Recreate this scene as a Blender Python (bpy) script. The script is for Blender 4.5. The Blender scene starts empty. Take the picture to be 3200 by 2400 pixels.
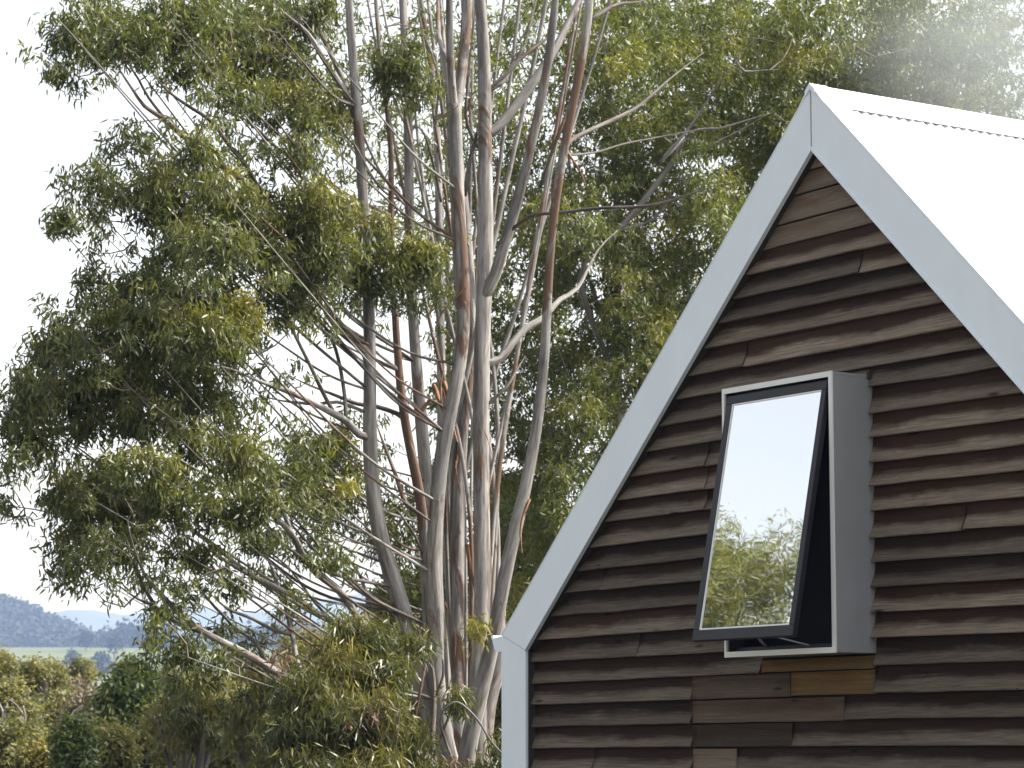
import bpy, math, random
import numpy as np
from mathutils import Vector, noise as mnoise

R = math.radians
random.seed(7)
rng = np.random.default_rng(7)
scene = bpy.context.scene
COL = scene.collection

# ------------------------------------------------------------------ camera
EYE = 1.6
FPX = 8767.0              # focal length in pixels of a 3200 px wide picture
PITCH = 0.1307
cam_d = bpy.data.cameras.new('camera')
cam = bpy.data.objects.new('camera', cam_d)
COL.objects.link(cam)
cam_d.sensor_width = 36.0
cam_d.lens = 36.0 * FPX / 3200.0
cam_d.clip_start = 0.1
cam_d.clip_end = 30000.0
cam_d.dof.use_dof = True
cam_d.dof.focus_distance = 17.0
cam_d.dof.aperture_fstop = 8.0
cam.location = (0, 0, EYE)
cam.rotation_euler = (math.pi / 2 + PITCH, 0, 0)
scene.camera = cam

# ------------------------------------------------------------------ sky, sun, exposure
SUN_AZ = R(86)            # clockwise from +Y (straight ahead) towards +X (right)
SUN_EL = R(49)
world = bpy.data.worlds.new('World')
scene.world = world
world.use_nodes = True
nt = world.node_tree
nt.nodes.clear()
w_out = nt.nodes.new('ShaderNodeOutputWorld')
w_bg = nt.nodes.new('ShaderNodeBackground')
w_sky = nt.nodes.new('ShaderNodeTexSky')
w_sky.sky_type = 'NISHITA'
w_sky.sun_disc = False
w_sky.sun_elevation = SUN_EL
w_sky.sun_rotation = SUN_AZ
w_sky.altitude = 200
w_sky.air_density = 1.0
w_sky.dust_density = 4.0
w_bw = nt.nodes.new('ShaderNodeRGBToBW')
w_mix = nt.nodes.new('ShaderNodeMix')
w_mix.data_type = 'RGBA'
w_mix.inputs[0].default_value = 0.82         # thin white cloud veils the blue
nt.links.new(w_sky.outputs[0], w_bw.inputs[0])
nt.links.new(w_sky.outputs[0], w_mix.inputs[6])
nt.links.new(w_bw.outputs[0], w_mix.inputs[7])
nt.links.new(w_mix.outputs[2], w_bg.inputs[0])
w_bg.inputs[1].default_value = 0.15
nt.links.new(w_bg.outputs[0], w_out.inputs[0])

sun_d = bpy.data.lights.new('sun', 'SUN')
sun_d.energy = 3.4
sun_d.angle = R(1.0)
sun_d.color = (1.0, 0.96, 0.90)
sun = bpy.data.objects.new('sun', sun_d)
COL.objects.link(sun)
_s = Vector((math.sin(SUN_AZ) * math.cos(SUN_EL), math.cos(SUN_AZ) * math.cos(SUN_EL), math.sin(SUN_EL)))
sun.rotation_euler = (-_s).to_track_quat('-Z', 'Y').to_euler()

vs = scene.view_settings
vs.view_transform = 'Standard'
vs.look = 'None'
vs.exposure = 1.55
vs.gamma = 1.0
vs.use_curve_mapping = False
scene.cycles.use_denoising = True
scene.cycles.max_bounces = 8
scene.cycles.transparent_max_bounces = 8
scene.cycles.volume_bounces = 0

# ------------------------------------------------------------------ helpers
_c, _si = math.cos(PITCH), math.sin(PITCH)
def ray(px, py):
    X = (px - 1600) / FPX
    V = (1200 - py) / FPX
    return np.array([X, _c - V * _si, _si + V * _c])
def at(px, py, d):
    """the point of the place that stands d metres ahead, seen at pixel (px, py)"""
    r = ray(px, py)
    return r * (d / r[1]) + np.array([0, 0, EYE])

def tag(o, label=None, cat=None, group=None, kind=None):
    if label: o['label'] = label
    if cat: o['category'] = cat
    if group: o['group'] = group
    if kind: o['kind'] = kind
    return o
def empty(name, loc, rz=0.0):
    o = bpy.data.objects.new(name, None)
    o.location = loc
    o.rotation_euler = (0, 0, rz)
    o.empty_display_size = 0.2
    COL.objects.link(o)
    return o
def link(name, me, parent=None):
    o = bpy.data.objects.new(name, me)
    COL.objects.link(o)
    if parent is not None:
        o.parent = parent
    return o

def mesh_np(name, verts, faces_flat, counts, mats=(), mat_idx=None, smooth=False, attrs=None):
    verts = np.ascontiguousarray(verts, np.float32)
    faces_flat = np.ascontiguousarray(faces_flat, np.int32)
    counts = np.ascontiguousarray(counts, np.int32)
    me = bpy.data.meshes.new(name)
    me.vertices.add(len(verts))
    me.vertices.foreach_set('co', verts.ravel())
    me.loops.add(len(faces_flat))
    me.loops.foreach_set('vertex_index', faces_flat)
    me.polygons.add(len(counts))
    starts = np.concatenate([[0], np.cumsum(counts)[:-1]]).astype(np.int32)
    me.polygons.foreach_set('loop_start', starts)
    me.polygons.foreach_set('loop_total', counts)
    for m in mats:
        me.materials.append(m)
    if mat_idx is not None:
        me.polygons.foreach_set('material_index', np.ascontiguousarray(mat_idx, np.int32))
    if smooth:
        me.polygons.foreach_set('use_smooth', np.ones(len(counts), bool))
    for an, (typ, data) in (attrs or {}).items():
        at_ = me.attributes.new(an, typ, 'POINT')
        at_.data.foreach_set('vector' if typ == 'FLOAT_VECTOR' else 'value', np.ascontiguousarray(data, np.float32).ravel())
    me.update(calc_edges=True)
    return me

class MB:
    """collects polygons for ONE mesh"""
    def __init__(self):
        self.v = []; self.f = []
    def poly(self, pts):
        i = len(self.v); self.v += [tuple(p) for p in pts]; self.f.append(list(range(i, i + len(pts))))
    def box(self, x0, x1, y0, y1, z0, z1):
        i = len(self.v)
        self.v += [(x0,y0,z0),(x1,y0,z0),(x1,y1,z0),(x0,y1,z0),(x0,y0,z1),(x1,y0,z1),(x1,y1,z1),(x0,y1,z1)]
        self.f += [[i+a for a in q] for q in ((0,3,2,1),(4,5,6,7),(0,1,5,4),(1,2,6,5),(2,3,7,6),(3,0,4,7))]
    def prism(self, poly_xz, y0, y1):
        """polygon in x,z (counter-clockwise seen from -y) extruded along y"""
        n = len(poly_xz); i = len(self.v)
        self.v += [(x, y0, z) for x, z in poly_xz] + [(x, y1, z) for x, z in poly_xz]
        self.f.append([i + k for k in range(n)])
        self.f.append([i + n + k for k in reversed(range(n))])
        for k in range(n):
            k2 = (k + 1) % n
            self.f.append([i + k2, i + k, i + n + k, i + n + k2])
    def build(self, name, mat, parent=None, bevel=0.0, smooth=False):
        me = bpy.data.meshes.new(name)
        me.from_pydata(self.v, [], self.f)
        me.materials.append(mat)
        me.update()
        o = link(name, me, parent)
        if smooth:
            me.polygons.foreach_set('use_smooth', np.ones(len(me.polygons), bool))
        if bevel:
            b = o.modifiers.new('bevel', 'BEVEL'); b.width = bevel; b.segments = 2; b.limit_method = 'ANGLE'
        return o

# ------------------------------------------------------------------ materials
def new_mat(name):
    m = bpy.data.materials.new(name)
    m.use_nodes = True
    t = m.node_tree
    t.nodes.clear()
    return m, t
def N(t, typ, **kw):
    n = t.nodes.new(typ)
    for k, v in kw.items():
        setattr(n, k, v)
    return n
def principled(t, rough=0.6, spec=0.4, metal=0.0):
    b = N(t, 'ShaderNodeBsdfPrincipled')
    b.inputs['Roughness'].default_value = rough
    b.inputs['Specular IOR Level'].default_value = spec
    b.inputs['Metallic'].default_value = metal
    o = N(t, 'ShaderNodeOutputMaterial')
    t.links.new(b.outputs[0], o.inputs[0])
    return b, o
def ramp(t, stops, interp='LINEAR'):
    r = N(t, 'ShaderNodeValToRGB')
    r.color_ramp.interpolation = interp
    els = r.color_ramp.elements
    while len(els) < len(stops):
        els.new(0.5)
    for e, (p, c) in zip(els, stops):
        e.position = p; e.color = (*c, 1)
    return r
def noise(t, vec, scale, detail=4, rough=0.55, dist=0.0, mapping=None):
    n = N(t, 'ShaderNodeTexNoise')
    n.inputs['Scale'].default_value = scale
    n.inputs['Detail'].default_value = detail
    n.inputs['Roughness'].default_value = rough
    n.inputs['Distortion'].default_value = dist
    if mapping is not None:
        mp = N(t, 'ShaderNodeMapping'); mp.inputs['Scale'].default_value = mapping
        t.links.new(vec, mp.inputs[0]); vec = mp.outputs[0]
    if vec is not None:
        t.links.new(vec, n.inputs['Vector'])
    return n
def mixc(t, fac, a, b, blend='MIX'):
    m = N(t, 'ShaderNodeMix', data_type='RGBA', blend_type=blend)
    for sock, val in ((m.inputs[0], fac), (m.inputs[6], a), (m.inputs[7], b)):
        if isinstance(val, (int, float)): sock.default_value = val
        elif isinstance(val, tuple): sock.default_value = (*val, 1)
        else: t.links.new(val, sock)
    return m
def math_n(t, op, a, b=None, clamp=False):
    m = N(t, 'ShaderNodeMath', operation=op, use_clamp=clamp)
    for s_, v_ in ((m.inputs[0], a), (m.inputs[1], b)):
        if v_ is None: continue
        if isinstance(v_, (int, float)): s_.default_value = v_
        else: t.links.new(v_, s_)
    return m
def bump(t, height, strength, dist):
    b = N(t, 'ShaderNodeBump'); b.inputs['Strength'].default_value = strength; b.inputs['Distance'].default_value = dist
    t.links.new(height, b.inputs['Height'])
    return b

def mat_leaf(name, dark, mid, young_lit, rough=0.42, trans=0.38):
    """leaf colour by leaf (random per island) and by shoot ('tint': young growth)"""
    m, t = new_mat(name)
    geo = N(t, 'ShaderNodeNewGeometry')
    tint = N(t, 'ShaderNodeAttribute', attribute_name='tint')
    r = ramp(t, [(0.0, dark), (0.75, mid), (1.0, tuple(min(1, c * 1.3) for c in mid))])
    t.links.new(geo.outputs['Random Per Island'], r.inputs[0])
    mx = mixc(t, tint.outputs['Fac'], r.outputs[0], young_lit)
    b = N(t, 'ShaderNodeBsdfPrincipled')
    b.inputs['Roughness'].default_value = rough
    b.inputs['Specular IOR Level'].default_value = 0.5
    t.links.new(mx.outputs[2], b.inputs['Base Color'])
    tr = N(t, 'ShaderNodeBsdfTranslucent')
    tc = mixc(t, 1.0, mx.outputs[2], (1.15, 1.25, 0.55), 'MULTIPLY')
    t.links.new(tc.outputs[2], tr.inputs[0])
    ms = N(t, 'ShaderNodeMixShader'); ms.inputs[0].default_value = trans
    t.links.new(b.outputs[0], ms.inputs[1]); t.links.new(tr.outputs[0], ms.inputs[2])
    o = N(t, 'ShaderNodeOutputMaterial'); t.links.new(ms.outputs[0], o.inputs[0])
    return m

M = {}
M['leaf_gum'] = mat_leaf('leaf_gum', (0.038, 0.050, 0.020), (0.102, 0.116, 0.040), (0.290, 0.250, 0.042), 0.45, 0.40)
M['leaf_back'] = mat_leaf('leaf_back', (0.038, 0.052, 0.016), (0.098, 0.112, 0.030), (0.290, 0.255, 0.040), 0.5, 0.40)
M['leaf_shrub'] = mat_leaf('leaf_shrub', (0.036, 0.052, 0.024), (0.080, 0.092, 0.036), (0.230, 0.185, 0.034))
M['leaf_green'] = mat_leaf('leaf_green', (0.048, 0.072, 0.028), (0.105, 0.138, 0.050), (0.22, 0.21, 0.06))
M['leaf_scrub'] = mat_leaf('leaf_scrub', (0.062, 0.072, 0.032), (0.140, 0.142, 0.060), (0.300, 0.250, 0.085), rough=0.65)
M['leaf_dry'] = mat_leaf('leaf_dry', (0.085, 0.070, 0.060), (0.160, 0.125, 0.095), (0.230, 0.185, 0.090), rough=0.7, trans=0.2)
M['leaf_dead'] = mat_leaf('leaf_dead', (0.10, 0.060, 0.040), (0.17, 0.105, 0.075), (0.2, 0.14, 0.08), rough=0.7, trans=0.2)
M['leaf_far'] = mat_leaf('leaf_far', (0.018, 0.026, 0.020), (0.022, 0.030, 0.024), (0.036, 0.042, 0.03), rough=0.9, trans=0.1)

def mat_bark(name, pale, grey, rust):
    m, t = new_mat(name)
    b, o = principled(t, 0.75, 0.25)
    co = N(t, 'ShaderNodeAttribute', attribute_name='bco')
    warm = N(t, 'ShaderNodeAttribute', attribute_name='warm')
    v = co.outputs['Vector']
    n1 = noise(t, v, 5.0, 5, 0.6, 0.6, (1, 1, 0.16))       # broad streaks
    n2 = noise(t, v, 26.0, 5, 0.65, 0.4, (1, 1, 0.10))     # fine streaks
    n3 = noise(t, v, 2.6, 4, 0.6, 1.2, (1, 1, 0.35))       # peeling patches
    r1 = ramp(t, [(0.34, grey), (0.62, pale)])
    t.links.new(n1.outputs[0], r1.inputs[0])
    f2 = ramp(t, [(0.36, (0.48, 0.45, 0.43)), (0.6, (1.08, 1.06, 1.04))])
    t.links.new(n2.outputs[0], f2.inputs[0])
    c1 = mixc(t, 1.0, r1.outputs[0], f2.outputs[0], 'MULTIPLY')
    pm = math_n(t, 'ADD', n3.outputs[0], math_n(t, 'MULTIPLY', warm.outputs['Fac'], 0.20).outputs[0])
    pr = ramp(t, [(0.60, (0, 0, 0)), (0.68, (1, 1, 1))])
    t.links.new(pm.outputs[0], pr.inputs[0])
    rc = mixc(t, n2.outputs[0], rust, tuple(min(1, c * 1.9) for c in rust))
    c2 = mixc(t, pr.outputs[0], c1.outputs[2], rc.outputs[2])
    t.links.new(c2.outputs[2], b.inputs['Base Color'])
    hs = math_n(t, 'ADD', math_n(t, 'MULTIPLY', n2.outputs[0], 0.5).outputs[0], math_n(t, 'MULTIPLY', pr.outputs[0], 0.5).outputs[0])
    bp = bump(t, hs.outputs[0], 0.7, 0.02)
    t.links.new(bp.outputs[0], b.inputs['Normal'])
    return m
M['bark'] = mat_bark('bark', (0.31, 0.298, 0.285), (0.145, 0.138, 0.136), (0.082, 0.050, 0.034))
M['bark_dark'] = mat_bark('bark_dark', (0.15, 0.135, 0.122), (0.075, 0.067, 0.063), (0.08, 0.045, 0.030))
def mat_plain(name, col, rough=0.6, spec=0.4, metal=0.0, var=0.0, scale=3.0, bumpd=0.0, stretch=(1, 1, 1)):
    m, t = new_mat(name)
    b, o = principled(t, rough, spec, metal)
    if var:
        tc = N(t, 'ShaderNodeTexCoord')
        n = noise(t, tc.outputs['Object'], scale, 5, 0.6, 0.3, stretch)
        r = ramp(t, [(0.25, tuple(c * (1 - var) for c in col)), (0.75, tuple(min(1, c * (1 + var * 0.6)) for c in col))])
        t.links.new(n.outputs[0], r.inputs[0])
        t.links.new(r.outputs[0], b.inputs['Base Color'])
        if bumpd:
            bp = bump(t, n.outputs[0], 0.5, bumpd); t.links.new(bp.outputs[0], b.inputs['Normal'])
    else:
        b.inputs['Base Color'].default_value = (*col, 1)
    return m
M['twig'] = mat_plain('twig', (0.17, 0.135, 0.11), 0.8, 0.2)
M['strip'] = mat_plain('bark_ribbon', (0.22, 0.12, 0.07), 0.85, 0.2, var=0.4, scale=30)
M['flashing'] = mat_plain('painted_flashing', (0.69, 0.745, 0.80), 0.38, 0.5, var=0.04, scale=5.0, stretch=(1, 1, 0.35))
M['roof'] = mat_plain('roof_sheet', (0.74, 0.75, 0.75), 0.40, 0.5, var=0.05, scale=1.5)
M['hood'] = mat_plain('window_hood_metal', (0.26, 0.26, 0.27), 0.40, 0.45, var=0.10, scale=3.0)
M['rim'] = mat_plain('window_rim', (0.70, 0.70, 0.68), 0.45, 0.4, var=0.05, scale=4.0)
M['charcoal'] = mat_plain('charcoal_powder_coat', (0.010, 0.010, 0.015), 0.5, 0.4, var=0.15, scale=8)
M['dark_void'] = mat_plain('painted_dark', (0.012, 0.012, 0.016), 0.7, 0.2)
M['soffit'] = mat_plain('dark_timber_trim', (0.045, 0.038, 0.034), 0.8, 0.2, var=0.3, scale=12)
M['substrate'] = mat_plain('wall_wrap', (0.02, 0.018, 0.016), 0.9, 0.1)

def mat_wood(name, fresh, silver, streak, wear_shade=1.0):
    m, t = new_mat(name)
    b, o = principled(t, 0.82, 0.18)
    tc = N(t, 'ShaderNodeTexCoord')
    oi = N(t, 'ShaderNodeObjectInfo')
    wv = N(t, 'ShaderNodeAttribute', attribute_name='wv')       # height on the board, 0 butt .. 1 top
    off = N(t, 'ShaderNodeVectorMath', operation='ADD')
    cmb = N(t, 'ShaderNodeCombineXYZ')
    k = math_n(t, 'MULTIPLY', oi.outputs['Random'], 37.0)
    t.links.new(k.outputs[0], cmb.inputs[0]); t.links.new(k.outputs[0], cmb.inputs[2])
    t.links.new(tc.outputs['Object'], off.inputs[0]); t.links.new(cmb.outputs[0], off.inputs[1])
    v = off.outputs[0]
    def spread(n_, lo, hi):
        mr = N(t, 'ShaderNodeMapRange'); mr.inputs[1].default_value = lo; mr.inputs[2].default_value = hi
        t.links.new(n_.outputs[0], mr.inputs[0]); return mr
    g1 = spread(noise(t, v, 9.0, 8, 0.70, 1.1, (0.16, 1, 3.4)), 0.30, 0.70)       # grain bands
    g2 = spread(noise(t, v, 40.0, 5, 0.75, 0.5, (0.09, 1, 2.6)), 0.32, 0.68)      # fine grain
    g3 = spread(noise(t, v, 1.6, 4, 0.6, 0.5, (0.9, 1, 2.2)), 0.32, 0.68)         # weather patches
    base = mixc(t, g1.outputs[0], tuple(c * 0.40 for c in fresh), tuple(c * 1.55 for c in fresh))
    base2 = mixc(t, math_n(t, 'MULTIPLY', g3.outputs[0], 0.6).outputs[0], base.outputs[2], streak)
    # weather silvering low, ragged edge; dark upper half also paints the lap's shade
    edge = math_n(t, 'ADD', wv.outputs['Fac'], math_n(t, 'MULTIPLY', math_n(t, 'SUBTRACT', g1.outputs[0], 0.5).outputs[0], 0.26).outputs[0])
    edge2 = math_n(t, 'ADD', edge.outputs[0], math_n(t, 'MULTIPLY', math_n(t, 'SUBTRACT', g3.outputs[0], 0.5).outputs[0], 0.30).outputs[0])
    sr = ramp(t, [(0.32, (wear_shade, wear_shade, wear_shade)), (0.62, (0, 0, 0))])
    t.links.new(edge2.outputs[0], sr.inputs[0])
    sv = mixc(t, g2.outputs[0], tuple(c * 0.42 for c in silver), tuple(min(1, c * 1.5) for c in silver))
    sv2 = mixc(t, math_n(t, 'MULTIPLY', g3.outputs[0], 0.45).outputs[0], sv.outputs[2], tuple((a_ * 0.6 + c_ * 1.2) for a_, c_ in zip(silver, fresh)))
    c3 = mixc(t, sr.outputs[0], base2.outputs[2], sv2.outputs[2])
    tone = N(t, 'ShaderNodeMapRange')
    tone.inputs[3].default_value = 0.55; tone.inputs[4].default_value = 1.45
    t.links.new(oi.outputs['Random'], tone.inputs[0])
    c4 = mixc(t, 1.0, c3.outputs[2], tone.outputs[0], 'MULTIPLY')
    # knots and nail holes
    def spots(scale, mpv, r0, r1, dark):
        vo = N(t, 'ShaderNodeTexVoronoi'); vo.inputs['Scale'].default_value = scale
        mp = N(t, 'ShaderNodeMapping'); mp.inputs['Scale'].default_value = mpv
        t.links.new(v, mp.inputs[0]); t.links.new(mp.outputs[0], vo.inputs['Vector'])
        kn = ramp(t, [(r0, (dark, dark, dark)), (r1, (1, 1, 1))])
        t.links.new(vo.outputs['Distance'], kn.inputs[0]); return kn
    k1 = spots(2.1, (0.75, 0.0, 3.3), 0.04, 0.10, 0.22)
    k2 = spots(3.4, (1.0, 0.0, 2.4), 0.020, 0.034, 0.12)
    c5 = mixc(t, 1.0, c4.outputs[2], k1.outputs[0], 'MULTIPLY')
    c6 = mixc(t, 1.0, c5.outputs[2], k2.outputs[0], 'MULTIPLY')
    t.links.new(c6.outputs[2], b.inputs['Base Color'])
    bp = bump(t, math_n(t, 'ADD', g1.outputs[0], math_n(t, 'MULTIPLY', g2.outputs[0], 0.6).outputs[0]).outputs[0], 0.8, 0.006)
    t.links.new(bp.outputs[0], b.inputs['Normal'])
    return m
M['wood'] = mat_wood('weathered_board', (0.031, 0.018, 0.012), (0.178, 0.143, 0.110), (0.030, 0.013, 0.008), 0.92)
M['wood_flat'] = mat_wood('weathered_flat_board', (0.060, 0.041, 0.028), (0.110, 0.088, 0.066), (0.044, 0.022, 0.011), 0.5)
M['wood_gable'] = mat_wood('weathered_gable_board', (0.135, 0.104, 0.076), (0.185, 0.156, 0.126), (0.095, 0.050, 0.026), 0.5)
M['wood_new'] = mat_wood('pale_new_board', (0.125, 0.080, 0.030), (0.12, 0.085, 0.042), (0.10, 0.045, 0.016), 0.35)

# glass turned near-mirror to brighten its reflection; dark base colour stands for the room
m, t = new_mat('reflective_glass')
gl = N(t, 'ShaderNodeBsdfGlossy'); gl.inputs['Roughness'].default_value = 0.010
gl.inputs['Color'].default_value = (0.93, 0.95, 0.95, 1)
df = N(t, 'ShaderNodeBsdfDiffuse'); df.inputs['Color'].default_value = (0.02, 0.022, 0.025, 1)
tc = N(t, 'ShaderNodeTexCoord')
nn = noise(t, tc.outputs['Object'], 2.5, 2, 0.5)
bp = bump(t, nn.outputs[0], 0.06, 0.01)
t.links.new(bp.outputs[0], gl.inputs['Normal'])
ms = N(t, 'ShaderNodeMixShader'); ms.inputs[0].default_value = 0.94
t.links.new(df.outputs[0], ms.inputs[1]); t.links.new(gl.outputs[0], ms.inputs[2])
o = N(t, 'ShaderNodeOutputMaterial'); t.links.new(ms.outputs[0], o.inputs[0])
M['glass'] = m

def mat_ground():
    m, t = new_mat('ground_cover')
    b, o = principled(t, 0.9, 0.15)
    tc = N(t, 'ShaderNodeTexCoord')
    n1 = noise(t, tc.outputs['Object'], 0.006, 5, 0.6, 0.5)
    n2 = noise(t, tc.outputs['Object'], 0.9, 6, 0.7)
    gpos = N(t, 'ShaderNodeSeparateXYZ'); t.links.new(tc.outputs['Object'], gpos.inputs[0])
    near = N(t, 'ShaderNodeMapRange'); near.inputs[1].default_value = 60; near.inputs[2].default_value = 300; t.links.new(gpos.outputs[1], near.inputs[0])
    r1 = ramp(t, [(0.36, (0.060, 0.080, 0.036)), (0.50, (0.105, 0.130, 0.055)), (0.68, (0.15, 0.145, 0.075))])
    t.links.new(n1.outputs[0], r1.inputs[0])
    r2 = ramp(t, [(0.3, (0.6, 0.6, 0.6)), (0.7, (1.15, 1.15, 1.15))])
    t.links.new(n2.outputs[0], r2.inputs[0])
    c = mixc(t, 1.0, r1.outputs[0], r2.outputs[0], 'MULTIPLY')
    cg = mixc(t, near.outputs[0], mixc(t, n2.outputs[0], (0.045, 0.045, 0.030), (0.10, 0.095, 0.070)).outputs[2], c.outputs[2])
    t.links.new(cg.outputs[2], b.inputs['Base Color'])
    return m
M['ground'] = mat_ground()
M['hill'] = mat_plain('wooded_hill_soil', (0.045, 0.052, 0.030), 0.95, 0.1, var=0.4, scale=0.03)
M['ridge'] = mat_plain('far_wooded_ridge', (0.042, 0.050, 0.034), 0.95, 0.1, var=0.5, scale=0.012)
#STRUCTURE

# ------------------------------------------------------------------ terrain
def sstep(e0, e1, x):
    k = np.clip((x - e0) / (e1 - e0), 0, 1)
    return k * k * (3 - 2 * k)
def ground_z(x, y):
    x = np.asarray(x, float); y = np.asarray(y, float)
    z = -16.0 * sstep(26, 120, y)
    z = z + 78.0 * sstep(260, 1750, y)
    z = z + 40.0 * sstep(1800, 5000, y)
    side = sstep(14, 120, -x) * (1 - sstep(20, 90, y)) * -5.0     # falls away to the west of the house
    z = z + side
    z = z + 1.6 * np.sin(x * 0.021 + 0.6) * np.cos(y * 0.017) * sstep(60, 200, np.hypot(x, y))
    return z
gx = np.concatenate([-np.geomspace(9000, 10, 46), np.linspace(-8, 8, 9), np.geomspace(10, 9000, 46)])
gy = np.concatenate([-np.geomspace(5000, 10, 26), np.linspace(-8, 24, 9), np.geomspace(26, 9000, 90)])
GX, GY = np.meshgrid(gx, gy)
GZ = ground_z(GX, GY)
nx, ny = len(gx), len(gy)
idx = np.arange(nx * ny).reshape(ny, nx)
q = np.stack([idx[:-1, :-1], idx[:-1, 1:], idx[1:, 1:], idx[1:, :-1]], -1).reshape(-1, 4)
me = mesh_np('ground', np.stack([GX, GY, GZ], -1).reshape(-1, 3), q.ravel(), np.full(len(q), 4), [M['ground']], smooth=True)
tag(link('ground', me), kind='structure')

def hill_mesh(name, sky_px, dist, depth, mat, rows=14, n=120, bumpy=0.0, base_py=2200):
    """a hill whose skyline passes through the given pixels at the given distance, with a front slope and a back slope"""
    pxs = np.linspace(sky_px[0][0], sky_px[-1][0], n)
    pys = np.interp(pxs, [p[0] for p in sky_px], [p[1] for p in sky_px])
    V = []
    ts = np.linspace(-1, 1, rows)
    for j, tt in enumerate(ts):
        for i in range(n):
            top = at(pxs[i], pys[i], dist)
            y = dist + tt * depth
            x = top[0] * (1 + 0.10 * tt)
            g = float(ground_z(x, y)) - 6
            prof = math.cos(tt * math.pi / 2) ** 0.8 if abs(tt) < 1 else 0.0
            z = g + (top[2] - g) * prof
            z += bumpy * mnoise.noise(Vector((x * 0.006, y * 0.006, 3.1))) * (1 - abs(tt) ** 4) * (0.3 if j == rows // 2 else 1)
            V.append((x, y, z))
    V = np.array(V)
    idx = np.arange(rows * n).reshape(rows, n)
    q = np.stack([idx[:-1, :-1], idx[:-1, 1:], idx[1:, 1:], idx[1:, :-1]], -1).reshape(-1, 4)
    me = mesh_np(name, V, q.ravel(), np.full(len(q), 4), [mat], smooth=True)
    o = link(name, me); tag(o, kind='structure')
    return V.reshape(rows, n, 3)

HILL = hill_mesh('hill', [(-1600, 1740), (-500, 1835), (-150, 1885), (0, 1922), (80, 1945), (160, 1978), (230, 2008), (300, 2045), (380, 2085), (450, 2110), (560, 2130), (800, 2150)], 2000, 260, M['hill'], bumpy=4)
hill_mesh('ridge', [(-3500, 1800), (-900, 1900), (-200, 1935), (120, 1930), (220, 1918), (330, 1914), (450, 1922), (700, 1915), (1010, 1882), (1300, 1860), (2000, 1880), (3200, 1850), (6000, 1830)], 5200, 900, M['ridge'], bumpy=22)
hill_mesh('ridge', [(330, 2045), (420, 2010), (560, 1985), (760, 1960), (1000, 1975), (1400, 1990), (2500, 1950)], 3600, 500, M['ridge'], bumpy=12)

# ------------------------------------------------------------------ house
PSI = 0.9789
HX, HY = 1.9054, 16.8
house = empty('timber_house', (HX, HY, 0), -PSI)
tag(house, 'dark weathered timber house with a steep white metal gable roof', 'house')
ha = np.array([math.cos(PSI), -math.sin(PSI), 0]); hb = np.array([-math.sin(PSI), -math.cos(PSI), 0])
def onwall(px, py, w=0.03):
    """house coordinates (u along the gable wall, z) of a pixel on the plane w metres in front of the wall"""
    r = ray(px, py)
    O = np.array([HX, HY, 0])
    k = ((O + hb * w) @ hb) / (r @ hb)
    P = r * k - O
    return P @ ha, P[2] + EYE
SL = 0.947                 # roof slope
AZ = 4.0266 + EYE          # outer apex
FV = 0.389                 # vertical depth of the barge
HW = 3.396                 # half width to the eave corner
PW = 0.291                 # width of the corner post
WF = 0.10                  # front of the barge ahead of the wall
LEN = 7.2
LAP_Y = 0.61               # first lap of the roof sheets behind the gable
EZ = AZ - SL * HW

# wall substrate (gable end, sides and back)
mb = MB()
g = 0.20                    # below the outer roof line
mb.prism([(-HW + 0.03, -0.05), (HW - 0.03, -0.05), (HW - 0.03, AZ - g - SL * (HW - 0.03)), (0, AZ - g), (-HW + 0.03, AZ - g - SL * (HW - 0.03))], 0.0, LEN)
wall = mb.build('wall', M['substrate'], house)

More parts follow.
